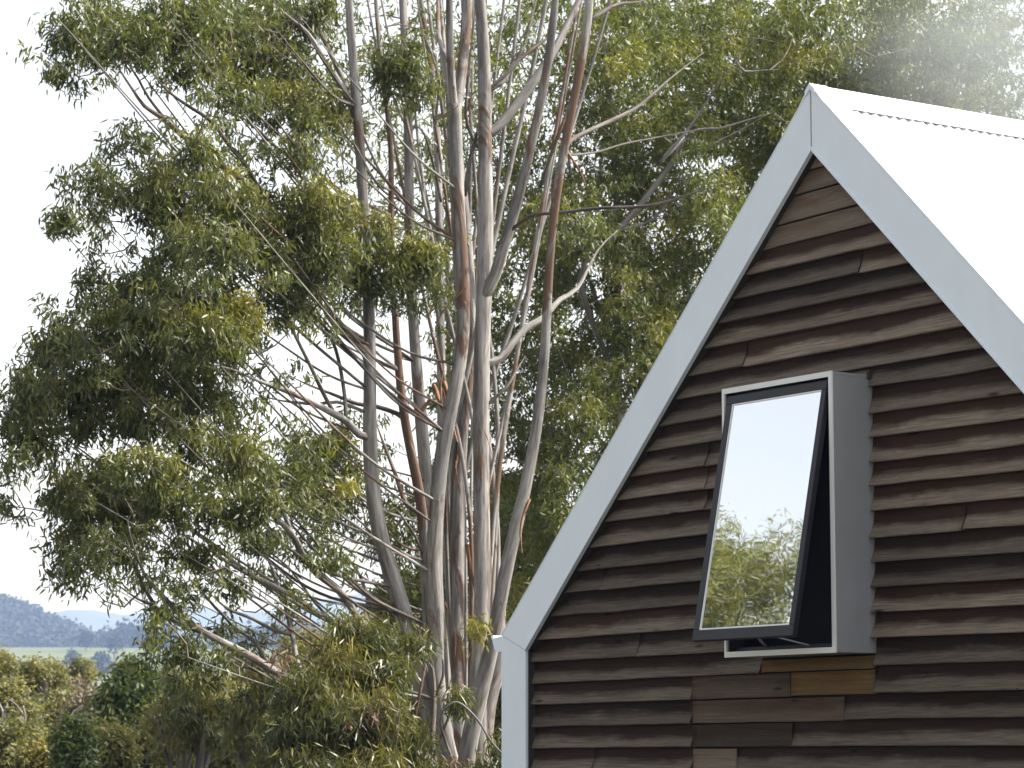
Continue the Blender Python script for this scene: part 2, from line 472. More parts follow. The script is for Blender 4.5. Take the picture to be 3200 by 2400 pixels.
# boards
def board(z0, z1, uL, uR, mat, kind, tilt=0.0, rakeL=False, rakeR=False, seed=0):
    """one board: butt at z0, next butt at z1, from uL to uR; raked ends follow the roof"""
    h = z1 - z0
    if kind == 'lap':
        prof = [(h + 0.028, 0.006), (h * 0.98, 0.009), (h * 0.80, 0.012), (h * 0.62, 0.015), (h * 0.48, 0.020), (h * 0.34, 0.028), (h * 0.20, 0.037), (h * 0.07, 0.045), (0.0, 0.047)]
    else:
        prof = [(h - 0.009, 0.020), (h - 0.013, 0.026), (h * 0.75, 0.027), (h * 0.5, 0.0275), (h * 0.25, 0.028), (0.004, 0.028), (0.0, 0.026)]
    prof = prof + [(0.003, 0.004)]
    r_ = random.Random(seed * 31 + 5)
    amp = 0.0036 * r_.choice((0.15, 0.25, 0.4, 0.6, 1.0)) if kind == 'lap' else 0.0015
    th = r_.uniform(0.8, 1.25) if kind == 'lap' else r_.uniform(0.9, 1.1)
    n = max(3, int((uR - uL) / 0.06))
    V = []; wv = []
    for i in range(n + 1):
        s = i / n
        for (dz, w) in prof:
            zc = z0 + dz
            lim = (AZ - 0.13 - zc) / SL
            a0 = max(uL, -lim) if rakeL else uL
            a1 = min(uR, lim) if rakeR else uR
            if a1 < a0: a0 = a1 = 0.5 * (a0 + a1)
            u = a0 + (a1 - a0) * s
            low = max(0.0, 1 - dz / (h * 0.6))
            wav = amp * low * (mnoise.noise(Vector((u * 2.1, seed * 7.3, 0.0))) * 2.2 + mnoise.noise(Vector((u * 9.0, seed * 3.1, 4.0))) * 0.8)
            bow = 0.004 * mnoise.noise(Vector((u * 0.9, seed * 1.7, 9.0)))
            ww = w * (th if dz < h * 0.9 else 1) + (bow * (1 if dz < h * 0.9 else 0.2) if kind == 'lap' else bow * 0.3)
            V.append((u, -max(ww, 0.003), zc + wav + tilt * (u - 0.5 * (uL + uR))))
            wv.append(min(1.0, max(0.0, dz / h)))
    m_ = len(prof)
    F = []; C = []
    for i in range(n):
        for j in range(m_ - 1):
            F += [i * m_ + j, i * m_ + j + 1, (i + 1) * m_ + j + 1, (i + 1) * m_ + j]; C.append(4)
    F += list(range(m_)); C.append(m_)
    F += list(reversed([n * m_ + k for k in range(m_)])); C.append(m_)
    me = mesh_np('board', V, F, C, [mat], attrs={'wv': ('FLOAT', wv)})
    return link('board', me, wall)

BU0, BU1, BZ0, BZ1 = -0.6156, 0.4133, 0.577 + EYE, 2.216 + EYE     # window box
LZ = [3.546, 3.413, 3.252, 3.118, 2.975, 2.836, 2.70, 2.560, 2.400, 2.262, 2.103, 1.953, 1.802, 1.657, 1.523, 1.366, 1.218, 1.075, 0.928, 0.775, 0.62, 0.478, 0.33, 0.18, 0.034, -0.118, -0.268]
RZ = [3.546, 3.413, 3.252, 3.118, 2.975, 2.836, 2.70, 2.560, 2.412, 2.280, 2.131, 1.975, 1.829, 1.684, 1.542, 1.395, 1.244, 1.092, 0.946, 0.80, 0.652, 0.50, 0.342, 0.194, 0.040, -0.110, -0.262]
while LZ[-1] > -1.5:
    LZ.append(LZ[-1] - 0.15); RZ.append(RZ[-1] - 0.15)
PL = -HW + PW - 0.012        # boards run in behind the corner post
PR = HW - PW + 0.012
def U(px, py=2200): return onwall(px, py)[0]
jA, jB, jC, jD, jE, jF, jG = U(2162), U(2378), U(2471), U(2736), U(2639), U(2475), U(2300)
seed = 0
for i in range(len(LZ)):
    zl, zr = LZ[i] + EYE, RZ[i] + EYE
    tl = (LZ[i - 1] + EYE) if i else zl + 0.14
    trr = (RZ[i - 1] + EYE) if i else zr + 0.14
    seed += 10
    if i < 4:
        board(zl, tl, PL, PR, M['wood_gable'], 'flat', 0.012, True, True, seed)
    elif i < 10:
        cut = {5: 0.35, 8: -0.75}.get(i)
        if cut is None:
            board(zl, tl, PL, PR, M['wood'], 'lap', random.uniform(-.001, .004), True, True, seed)
        else:
            board(zl, tl, PL, cut - 0.003, M['wood'], 'lap', 0.002, True, False, seed)
            board(zl + 0.002, tl, cut + 0.003, PR, M['wood'], 'lap', 0.003, False, True, seed + 1)
    elif i < 21 and zl > BZ0 - 0.05 or i == 20:
        # interrupted by the window box
        zb = zl; z_top = tl
        lcut = {12: -1.15, 14: -1.16, 13: -1.155, 20: U(1994, 2030), 17: -2.3}.get(i)
        if lcut is not None:
            board(zb, z_top, PL, lcut - 0.003, M['wood'], 'lap', 0.006, True, False, seed)
            board(zb + 0.003, z_top, lcut + 0.003, BU0 - 0.004, M['wood'], 'lap', 0.006, False, False, seed + 1)
        else:
            board(zb, z_top, PL, BU0 - 0.004, M['wood'], 'lap', 0.008, True, False, seed)
        rcut = {16: U(3015, 1630), 11: 2.2}.get(i)
        if rcut is not None:
            board(zr, trr, BU1 + 0.004, rcut - 0.004, M['wood'], 'lap', -0.008, False, False, seed + 2)
            board(zr - 0.004, trr, rcut + 0.004, PR, M['wood'], 'lap', -0.006, False, True, seed + 3)
        else:
            board(zr, trr, BU1 + 0.004, PR, M['wood'], 'lap', -0.010, False, True, seed + 2)
        if i == 20:     # the slice left under the box
            pass
    elif i == 21:
        board(zl, tl, PL, jB - 0.003, M['wood'], 'lap', 0.006, True, False, seed)
        board(zl + 0.012, min(tl, BZ0 - 0.004) if tl > BZ0 else tl, jB + 0.003, BU1 - 0.002, M['wood_new'], 'flat', 0.0, False, False, seed + 1)
        board(zr, trr, BU1 + 0.004, PR, M['wood'], 'lap', -0.002, False, True, seed + 2)
    elif i == 22:
        board(zl, tl, PL, jA - 0.003, M['wood'], 'lap', 0.006, True, False, seed)
        board(zl + 0.006, tl + 0.010, jA + 0.003, jC - 0.003, M['wood_flat'], 'flat', 0.002, False, False, seed + 1)
        board(zl + 0.012, tl + 0.012, jC + 0.003, jD - 0.002, M['wood_new'], 'flat', 0.0, False, False, seed + 2)
        board(zr, trr, jD + 0.004, PR, M['wood'], 'lap', -0.002, False, True, seed + 3)
    elif i == 23:
        board(zl, tl, PL, jA - 0.003, M['wood'], 'lap', 0.004, True, False, seed)
        board(zl + 0.006, tl + 0.006, jA + 0.003, jE - 0.003, M['wood_flat'], 'flat', 0.002, False, False, seed + 1)
        board(zr, trr, jE + 0.003, PR, M['wood'], 'lap', 0.0, False, True, seed + 2)
    elif i == 24:
        board(zl, tl, PL, jA - 0.003, M['wood'], 'lap', 0.004, True, False, seed)
        board(zl + 0.002, tl + 0.006, jA + 0.003, jF - 0.003, M['wood_flat'], 'flat', 0.002, False, False, seed + 1)
        board(zr, trr, jF + 0.003, PR, M['wood'], 'lap', 0.0, False, True, seed + 2)
    elif i == 25:
        board(zl, tl, PL, U(1853), M['wood'], 'lap', 0.004, True, False, seed)
        board(zl + .002, tl, U(1853) + .006, jA - 0.003, M['wood'], 'lap', 0.004, True, False, seed + 3)
        board(zl, tl, jA + 0.003, jG - 0.003, M['wood_gable'], 'flat', 0.0, False, False, seed + 1)
        board(zr, trr, jG + 0.003, PR, M['wood'], 'lap', 0.0, False, True, seed + 2)
    else:
        board(zl, tl, PL, PR, M['wood'], 'lap', 0.001, True, True, seed)

board(BZ1 + 0.004, 2.275 + EYE, BU0 - 0.002, BU1 + 0.002, M['wood'], 'flat', 0.0, False, False, 991)

# barge boards (folded metal), timber trim behind them, corner posts
def yw(w): return -w
def prism_w(poly, w0, w1, name, mat, parent=house, bevel=0.0):
    mb = MB(); mb.prism(poly, -w1, -w0); return mb.build(name, mat, parent, bevel)
inner = AZ - FV
for sgn in (-1, 1):
    pts = [(0.0015 * sgn, AZ), (HW * sgn, AZ - SL * HW), ((HW - PW) * sgn, inner - SL * (HW - PW)), (0.0015 * sgn, inner)]
    if sgn > 0: pts = pts[::-1]
    bg = prism_w(pts, 0.080, WF, 'barge_board', M['flashing'], house, 0.004)
    # rolled lip on its lower edge
    lip = [(0.0015 * sgn, inner + 0.022), ((HW - PW) * sgn, inner + 0.022 - SL * (HW - PW)), ((HW - PW) * sgn, inner - 0.006 - SL * (HW - PW)), (0.0015 * sgn, inner - 0.006)]
    if sgn > 0: lip = lip[::-1]
    prism_w(lip, 0.074, WF + 0.007, 'drip_lip', M['flashing'], bg, 0.003)
    # top flange folded over the roof sheet
    fl = [(0.02 * sgn, AZ + 0.008 - SL * 0.02), (HW * sgn, AZ + 0.008 - SL * HW), (HW * sgn, AZ - 0.002 - SL * HW), (0.02 * sgn, AZ - 0.002 - SL * 0.02)]
    if sgn > 0: fl = fl[::-1]
    prism_w(fl, -0.09, WF + 0.003, 'barge_flange', M['flashing'], bg, 0.002)
    tr_ = [(0.0, inner + 0.07), ((HW - PW) * sgn, inner + 0.07 - SL * (HW - PW)), ((HW - PW) * sgn, inner + 0.006 - SL * (HW - PW)), (0.0, inner + 0.006)]
    if sgn > 0: tr_ = tr_[::-1]
    prism_w(tr_, 0.002, 0.079, 'rake_trim', M['soffit'], house)
    pp = [((HW - PW) * sgn, -0.05), (HW * sgn, -0.05), (HW * sgn, AZ - SL * HW - 0.003), ((HW - PW) * sgn, inner - SL * (HW - PW) - 0.003)]
    if sgn < 0: pp = pp[::-1]
    post = prism_w(pp, 0.072, WF - 0.003, 'corner_flashing', M['flashing'], house, 0.005)
    x0, x1 = sorted(((HW - PW + 0.010) * sgn, (HW - 0.01) * sgn)); mb = MB(); mb.box(x0, x1, -0.0715, -0.001, -0.05, EZ - 0.12); mb.build('post_trim', M['soffit'], house)
    # the return of the corner flashing round the side wall
    mb = MB(); x0, x1 = sorted((HW * sgn - 0.002 * sgn, (HW + 0.006) * sgn)); mb.box(x0, x1, -(WF - 0.004), 0.25, -0.05, EZ - 0.02)
    mb.build('return_flange', M['flashing'], post)
    # gutter along the eave
    gp = [(0, 0.0), (0.004, -0.105), (0.055, -0.112), (0.098, -0.092), (0.118, -0.045), (0.124, -0.022), (0.140, -0.016), (0.140, 0.006), (0.118, 0.006), (0.112, -0.012)]
    gp = [((HW + 0.007 + a) * sgn, EZ - 0.005 + b) for a, b in gp]
    if sgn > 0: gp = gp[::-1]
    mb = MB(); mb.prism(gp[::-1], -(WF - 0.01), LEN); mb.build('gutter', M['flashing'], house)
# corrugated roof sheets, both slopes
PIT, AMP = 0.076, 0.0085
ys = np.arange(-WF + 0.015, LEN + 0.1, PIT / 8)
for sgn in (-1, 1):
    us = np.array([0.012, 0.8, 1.6, 2.4, HW + 0.03]) * sgn
    off = -0.014 + AMP * np.cos(2 * math.pi * ys / PIT)
    V = np.array([[(u + o_ * 0.66 * sgn, y, AZ - 0.004 - SL * abs(u) + o_ * 0.75) for u in us] for y, o_ in zip(ys, off)]).reshape(-1, 3)
    idx = np.arange(len(V)).reshape(len(ys), len(us))
    q = np.stack([idx[:-1, :-1], idx[:-1, 1:], idx[1:, 1:], idx[1:, :-1]], -1).reshape(-1, 4)
    if sgn > 0: q = q[:, ::-1]
    me = mesh_np('roof_sheet', V, q.ravel(), np.full(len(q), 4), [M['roof']], smooth=True)
    link('roof_sheet', me, house)
for k_, yy in enumerate([LAP_Y + 0.762 * n_ for n_ in range(8)]):
    mb = MB(); a_ = [(0.16, AZ - 0.003 - SL * 0.16), (HW + 0.02, AZ - 0.003 - SL * (HW + 0.02)), (HW + 0.02, AZ - 0.012 - SL * (HW + 0.02)), (0.16, AZ - 0.012 - SL * 0.16)]
    mb.prism(a_[::-1], yy, yy + 0.016); mb.build('sheet_lap', M['roof'], house)
# ridge capping: roll top and two flanges on the crests, thin edge leaves the valleys open
mb = MB()
fu = 0.140
for sgn in (-1, 1):
    a = [(0.0, AZ + 0.020), (0.022 * sgn, AZ + 0.002), (fu * sgn, AZ + 0.0005 - SL * fu), (fu * sgn, AZ - 0.0035 - SL * fu), (0.020 * sgn, AZ - 0.006), (0.0, AZ + 0.006)]
    if sgn > 0: a = a[::-1]
    mb.prism(a, -WF - 0.004, LEN + 0.1)
cap = mb.build('ridge_cap', M['roof'], house)
mb = MB()
for sgn in (-1, 1):
    a = [(0.0, AZ + 0.026), (0.045 * sgn, AZ - 0.014), (0.045 * sgn, AZ - 0.05), (0.0, AZ - 0.012)]
    if sgn > 0: a = a[::-1]
    mb.prism(a, -WF - 0.010, 0.03)
mb.build('ridge_end', M['flashing'], cap)
# cover strip over the mitre of the barges
mb = MB(); mb.box(-0.004, 0.004, -WF - 0.0025, -WF + 0.002, inner + 0.004, AZ - 0.02); mb.build('mitre_joint', M['hood'], house)

# window: projecting metal box, charcoal sash hung open from the top
BF = 0.324
T = 0.020
win = None
mb = MB()
mb.box(BU0, BU1, -BF + 0.012, 0.0, BZ1 - T, BZ1)                       # head
mb.box(BU0, BU0 + T, -BF + 0.012, 0.0, BZ0, BZ1 - T - 0.0005)          # sides
mb.box(BU1 - T, BU1, -BF + 0.012, 0.0, BZ0, BZ1 - T - 0.0005)
mb.box(BU0 + T + .0005, BU1 - T - .0005, -BF + 0.012, 0.0, BZ0, BZ0 + T)
win = mb.build('window_box', M['hood'], house, 0.002)
mb = MB()
RW = 0.030
mb.box(BU0 - 0.003, BU1 + 0.003, -BF, -BF + 0.0115, BZ1 - RW, BZ1 + 0.003)
mb.box(BU0 - 0.003, BU1 + 0.003, -BF, -BF + 0.0115, BZ0 - 0.003, BZ0 + RW)
mb.box(BU0 - 0.003, BU0 + RW * 0.6, -BF, -BF + 0.0115, BZ0 + RW, BZ1 - RW)
mb.box(BU1 - RW * 0.85, BU1 + 0.003, -BF, -BF + 0.0115, BZ0 + RW, BZ1 - RW)
mb.build('rim', M['rim'], win)
mb = MB()
mb.box(BU0 + T, BU1 - T, -0.05, -0.045, BZ0 + T, BZ1 - T)
mb.box(BU1 - T - 0.004, BU1 - T - 0.0008, -BF + 0.02, -0.05, BZ0 + T, BZ1 - T)
mb.box(BU0 + T + 0.0008, BU0 + T + 0.004, -BF + 0.02, -0.05, BZ0 + T, BZ1 - T)
mb.box(BU0 + T + .005, BU1 - T - .005, -BF + 0.02, -0.05, BZ0 + T + .0008, BZ0 + T + 0.004)
mb.build('dark_panel', M['dark_void'], win)  # near-black panels stand in for the unlit room; its darkness is in the colour
mb = MB()          # fixed inner frame the sash closes against
iu0, iu1, iz0, iz1 = BU0 + T + 0.006, BU1 - T - 0.006, BZ0 + T + 0.006, BZ1 - T - 0.006
for (a0, a1, b0, b1) in ((iu0, iu1, iz1 - 0.03, iz1), (iu0, iu1, iz0, iz0 + 0.03), (iu0, iu0 + 0.03, iz0 + 0.03, iz1 - 0.03), (iu1 - 0.03, iu1, iz0 + 0.03, iz1 - 0.03)):
    mb.box(a0, a1, -0.26, -0.22, b0, b1)
mb.build('inner_frame', M['charcoal'], win)
# sash in its own frame: x along, z down from the hinge, y outward (negative)
su0, su1 = -0.578, 0.367
stop, sbot, wt, wb = 2.172 + EYE, 0.667 + EYE, 0.312, 0.605
sl = math.hypot(stop - sbot, wb - wt)
dz_, dw_ = (sbot - stop) / sl, (wb - wt) / sl
def S(u, d, o):
    """u across, d down the sash, o out of the sash face"""
    return (u, -(wt + dw_ * d + (-dz_) * o), stop + dz_ * d + dw_ * o)
def sash_bar(mb, u0, u1, d0, d1, o0, o1):
    i = len(mb.v)
    mb.v += [S(u0,d0,o0),S(u1,d0,o0),S(u1,d1,o0),S(u0,d1,o0),S(u0,d0,o1),S(u1,d0,o1),S(u1,d1,o1),S(u0,d1,o1)]
    mb.f += [[i+a for a in q_] for q_ in ((0,1,2,3),(7,6,5,4),(4,5,1,0),(5,6,2,1),(6,7,3,2),(7,4,0,3))]
mb = MB()
FWs = 0.056
sash_bar(mb, su0, su1, 0.0, FWs, -0.038, 0.0)
sash_bar(mb, su0, su1, sl - FWs - 0.01, sl, -0.038, 0.0)
sash_bar(mb, su0, su0 + FWs, FWs, sl - FWs - 0.01, -0.038, 0.0)
sash_bar(mb, su1 - FWs * 0.8, su1, FWs, sl - FWs - 0.01, -0.038, 0.0)
sash = mb.build('sash', M['charcoal'], win, 0.004)
mb = MB(); sash_bar(mb, su0 + FWs - 0.006, su1 - FWs * 0.8 + 0.006, FWs - 0.006, sl - FWs - 0.004, -0.018, -0.008)
mb.build('glass_pane', M['glass'], win)
mb = MB(); g_ = 0.009
sash_bar(mb, su0 + FWs, su1 - FWs * 0.8, FWs, FWs + g_, -0.0075, -0.003)
sash_bar(mb, su0 + FWs, su1 - FWs * 0.8, sl - FWs - 0.01 - g_, sl - FWs - 0.01, -0.0075, -0.003)
sash_bar(mb, su0 + FWs, su0 + FWs + g_, FWs + g_, sl - FWs - 0.01 - g_, -0.0075, -0.003)
mb.build('glazing_bead', M['rim'], win)
mb = MB()      # winder arms
for (ua, ub) in ((-0.30, -0.05), (0.10, -0.05)):
    p0 = Vector((ua, -(0.25), BZ0 + 0.05)); p1 = Vector(S(ub, sl - 0.05, -0.03))
    d = (p1 - p0).normalized(); s1 = d.cross(Vector((0, 0, 1))).normalized() * 0.008; s2 = Vector((0, 0, 0.004))
    i = len(mb.v)
    mb.v += [tuple(p + a_ + b_) for p in (p0, p1) for a_, b_ in ((-s1, -s2), (s1, -s2), (s1, s2), (-s1, s2))]
    mb.f += [[i+a for a in q_] for q_ in ((0,1,2,3),(7,6,5,4),(0,4,5,1),(1,5,6,2),(2,6,7,3),(3,7,4,0))]
mb.build('winder_arm', M['hood'], win)
# small packer at the top corner of the box
mb = MB(); mb.box(BU1 + 0.004, BU1 + 0.02, -0.052, -0.006, BZ1 - 0.03, BZ1 + 0.02); mb.build('packer', M['soffit'], win)

#TREES
# ------------------------------------------------------------------ tree builders
def catmull(P, step):
    P = np.asarray(P, float)
    Q = np.vstack([2 * P[0] - P[1], P, 2 * P[-1] - P[-2]])
    out = []
    for i in range(1, len(Q) - 2):
        p0, p1, p2, p3 = Q[i - 1], Q[i], Q[i + 1], Q[i + 2]
        n = max(2, int(np.linalg.norm((p2 - p1)[:3]) / step))
        for k in range(n):
            t_ = k / n
            out.append(0.5 * ((2 * p1) + (-p0 + p2) * t_ + (2 * p0 - 5 * p1 + 4 * p2 - p3) * t_ ** 2 + (-p0 + 3 * p1 - 3 * p2 + p3) * t_ ** 3))
    out.append(P[-1])
    return np.array(out)

def tube_arrays(P, ns, rough=0.0, seed=0, v0=0, close=True):
    """P: (n,4) x y z r; returns verts, faces, counts, bark coords"""
    P = np.asarray(P, float); n = len(P)
    T_ = np.gradient(P[:, :3], axis=0)
    T_ /= np.linalg.norm(T_, axis=1)[:, None] + 1e-9
    ref = np.tile(np.array([0.31, -0.95, 0.05]), (n, 1))
    A = np.cross(T_, ref); A /= np.linalg.norm(A, axis=1)[:, None] + 1e-9
    B = np.cross(T_, A)
    ang = np.linspace(0, 2 * math.pi, ns, endpoint=False)
    L = np.concatenate([[0], np.cumsum(np.linalg.norm(np.diff(P[:, :3], axis=0), axis=1))])
    rr = np.tile(P[:, 3:4], (1, ns))
    if rough:
        ph = np.random.default_rng(seed).uniform(0, 6.28, 6)
        rr = rr * (1 + rough * (np.sin(ang[None] * 2 + ph[0] + L[:, None] * 0.8) + 0.6 * np.sin(ang[None] * 3 + ph[1] - L[:, None] * 1.7) + 0.5 * np.sin(L[:, None] * 4.1 + ph[2])))
    V = P[:, None, :3] + rr[:, :, None] * (np.cos(ang)[None, :, None] * A[:, None] + np.sin(ang)[None, :, None] * B[:, None])
    bco = np.stack([np.cos(ang)[None] * rr + seed * 3.7, np.sin(ang)[None] * rr + seed * 1.3, np.tile(L[:, None], (1, ns))], -1)
    i = np.arange(n - 1)[:, None] * ns; j = np.arange(ns)[None]; j2 = (j + 1) % ns
    q = np.stack([i + j, i + j2, i + ns + j2, i + ns + j], -1).reshape(-1, 4) + v0
    F = q.ravel(); C = np.full(len(q), 4)
    if close:
        F = np.concatenate([F, np.arange(ns)[::-1] + v0, np.arange(ns) + (n - 1) * ns + v0]); C = np.concatenate([C, [ns, ns]])
    return V.reshape(-1, 3), F, C, bco.reshape(-1, 3)

def make_tube(name, P, mat, parent, ns=12, warm=0.0, rough=0.06, seed=0, step=0.12):
    Q = catmull(P, step)
    V, F, C, bco = tube_arrays(Q, ns, rough, seed)
    w = np.full(len(V), warm) if np.isscalar(warm) else np.repeat(np.interp(np.linspace(0, 1, len(Q)), np.linspace(0, 1, len(warm)), warm), ns)
    me = mesh_np(name, V, F, C, [mat], smooth=True, attrs={'bco': ('FLOAT_VECTOR', bco), 'warm': ('FLOAT', w)})
    link(name, me, parent)
    return Q

def unit(v): return v / (np.linalg.norm(v, axis=-1, keepdims=True) + 1e-9)

def sprays(centers, k, size, leaf_l, leaf_w, tint, droop=0.75, seed=0, up=0.3):
    """leaf bases, directions, sizes: k leaves round every centre, hanging from short shoots"""
    r = np.random.default_rng(seed)
    n = len(centers)
    tdir = unit(r.normal(size=(n, 3)) + np.array([0, 0, up]))
    c = np.repeat(centers, k, 0); td = np.repeat(tdir, k, 0)
    s = np.repeat(np.asarray(size).reshape(-1, 1) * np.ones((n, 1)), k, 0)
    p = c + td * (r.uniform(-0.9, 0.9, (n * k, 1)) * s) + r.normal(size=(n * k, 3)) * s * np.array([0.42, 0.42, 0.36])
    d = unit(r.normal(size=(n * k, 3)) * 0.55 + td * 0.25 + np.array([0, 0, -droop]))
    L = leaf_l * r.uniform(0.65, 1.3, n * k); W = leaf_w * r.uniform(0.7, 1.3, n * k)
    tn = np.clip(np.repeat(tint, k) + r.normal(0, 0.10, n * k), 0, 1)
    return p, d, L, W, tn

def leaf_arrays(p, d, L, W, tn, seed=0):
    r = np.random.default_rng(seed + 99)
    n = len(p)
    s = unit(np.cross(d, r.normal(size=(n, 3))))
    nn = np.cross(s, d)
    L = L[:, None]; W = W[:, None]
    cv = r.uniform(-0.12, 0.12, (n, 1)) * L; sk = r.uniform(-0.20, 0.20, (n, 1)) * L
    m1 = p + d * L * 0.30 + nn * cv * 0.7 + s * sk * 0.2
    m2 = p + d * L * 0.66 + nn * cv + s * sk * 0.55
    tip = p + d * L + s * sk + nn * cv * 0.4
    V = np.stack([p, m1 + s * W * 0.5, m1 - s * W * 0.5, m2 + s * W * 0.40, m2 - s * W * 0.40, tip], 1).reshape(-1, 3)
    b = np.arange(n)[:, None] * 6
    F = (b + np.array([0, 1, 2, 1, 3, 4, 2, 3, 5, 4])[None]).ravel()
    C = np.tile(np.array([3, 4, 3]), n)
    return V, F, C, np.repeat(tn, 6)

def grow(skel, targets, r0=0.004, seed=0, up_pen=0.6, ns=4, maxlen=9.0):
    """thin branchlets from the nearest wood to every target; the growing wood can be branched from in turn"""
    r = np.random.default_rng(seed)
    cap = len(skel) + 4 * len(targets) + 10
    nodes = np.zeros((cap, 3)); nn_ = len(skel); nodes[:nn_] = skel
    d0 = np.array([np.min(np.linalg.norm(skel - t_, axis=1)) for t_ in targets])
    Vs, Fs, Cs = [], [], []; v0 = 0
    for i in np.argsort(d0):
        tg = targets[i]
        df_ = nodes[:nn_] - tg
        dist = np.linalg.norm(df_, axis=1) + up_pen * np.maximum(0, df_[:, 2])
        j = int(np.argmin(dist)); p0 = nodes[j].copy()
        ln = np.linalg.norm(tg - p0)
        if ln < 0.05 or ln > maxlen: continue
        bend = r.normal(size=3) * 0.10 * ln; bend[2] -= 0.05 * ln
        a = p0 + (tg - p0) * 0.34 + bend; b = p0 + (tg - p0) * 0.68 + bend * 0.8
        rb = r0 * (1 + min(3.5, ln * 1.3))
        P = np.array([[*p0, rb], [*a, rb * 0.8], [*b, rb * 0.6], [*tg, r0 * 0.5]])
        V, F, C, _ = tube_arrays(P, ns, v0=v0, close=False)
        Vs.append(V); Fs.append(F); Cs.append(C); v0 += len(V)
        nodes[nn_:nn_ + 3] = (a, b, tg); nn_ += 3
    return np.vstack(Vs), np.concatenate(Fs), np.concatenate(Cs)

def crown_object(parent, leafs, twigs, leaf_mat, twig_mat, seed=0, name='crown'):
    V, F, C, tn = leaf_arrays(*leafs, seed)
    mi = np.zeros(len(C), int)
    if twigs is not None:
        tv, tf, tcn = twigs
        F = np.concatenate([F, tf + len(V)]); C = np.concatenate([C, tcn]); mi = np.concatenate([mi, np.ones(len(tcn), int)])
        tn = np.concatenate([tn, np.zeros(len(tv))]); V = np.vstack([V, tv])
    me = mesh_np(name, V, F, C, [leaf_mat, twig_mat], mi, attrs={'tint': ('FLOAT', tn)})
    return link(name, me, parent)

def lownoise(x, y, s, z=0.0):
    return mnoise.noise(Vector((x * s, y * s, z)))

CELL = 80.0
def map_targets(rows, depth_fn, per=0.85, seed=0, tint_fn=None, c0=0, r0=0):
    """shoot positions from a coarse picture of where the crown is thick; depth_fn gives each its own distance"""
    r = np.random.default_rng(seed)
    P = []; TN = []
    for j, row in enumerate(rows):
        for i, ch in enumerate(row):
            if not ch.isdigit() or ch == '0': continue
            k = int(ch) * per * (min(1.9, max(0.38, 0.95 + 1.8 * lownoise((c0 + i + 0.5) * CELL, (r0 + j + 0.5) * CELL, 0.0085, seed + 0.3))) if seed != 3 else 1.0)
            k = int(k) + (r.random() < k - int(k))
            for _ in range(k):
                px = (c0 + i + r.uniform(-0.1, 1.1)) * CELL; py = (r0 + j + r.uniform(-0.25, 0.95)) * CELL
                P.append(at(px, py, depth_fn(px, py, r))); TN.append(tint_fn(px, py, r) if tint_fn else 0.0)
    return np.array(P), np.array(TN)
def blob_targets(blobs, seed=0):
    """(px, py, rx, ry, count, depth, depth spread, tint)"""
    r = np.random.default_rng(seed); P = []; TN = []
    for (px, py, rx, ry, n, d, ds, tn) in blobs:
        for _ in range(n):
            a = r.uniform(0, 2 * math.pi); q_ = math.sqrt(r.random())
            P.append(at(px + rx * q_ * math.cos(a), py + ry * q_ * math.sin(a), d + r.normal(0, ds))); TN.append(max(0, tn + r.normal(0, 0.08)))
    return np.array(P), np.array(TN)

K = 3200.0 / 2212.0
def trace(pts, d0, d1, wid):
    """pixel polyline -> world polyline; distance runs d0..d1 along it, widths (px) interpolated from wid"""
    n = len(pts); out = []
    L = np.concatenate([[0], np.cumsum([math.dist(pts[i], pts[i + 1]) for i in range(n - 1)])]); L = L / L[-1]
    ws = np.interp(L, np.linspace(0, 1, len(wid)), wid)
    for i, (px, py) in enumerate(pts):
        d = d0 + (d1 - d0) * L[i]
        p = at(px, py, d)
        out.append((*p, ws[i] * 0.93 * d / FPX / 2))
    return out

# ------------------------------------------------------------------ the big many-stemmed gum
GUM = at(1420, 2352, 26.0); GUM[2] = float(ground_z(GUM[0], GUM[1]))
gum = empty('gum_tree', tuple(GUM))
tag(gum, 'tall smooth-barked gum tree with many pale stems beside the gable', 'tree')
def local(P, root):
    P = np.array(P, float); P[:, :3] -= np.array(root); return P
def c5(x, y): return (900 + x / 2.212, 900 + y / 2.212)
def c2(x, y): return (1000 + x / 1.843, y / 1.843)
def c7(x, y): return (900 + x / 2.212, 1650 + y / 2.212)
def c1(x, y): return (x / 1.843, y / 1.843)
def c4(x, y): return (x / 2.212, 900 + y / 2.212)
def c6(x, y): return (x / 2.212, 1650 + y / 2.212)
def c3(x, y): return (2000 + x / 1.843, y / 1.843)

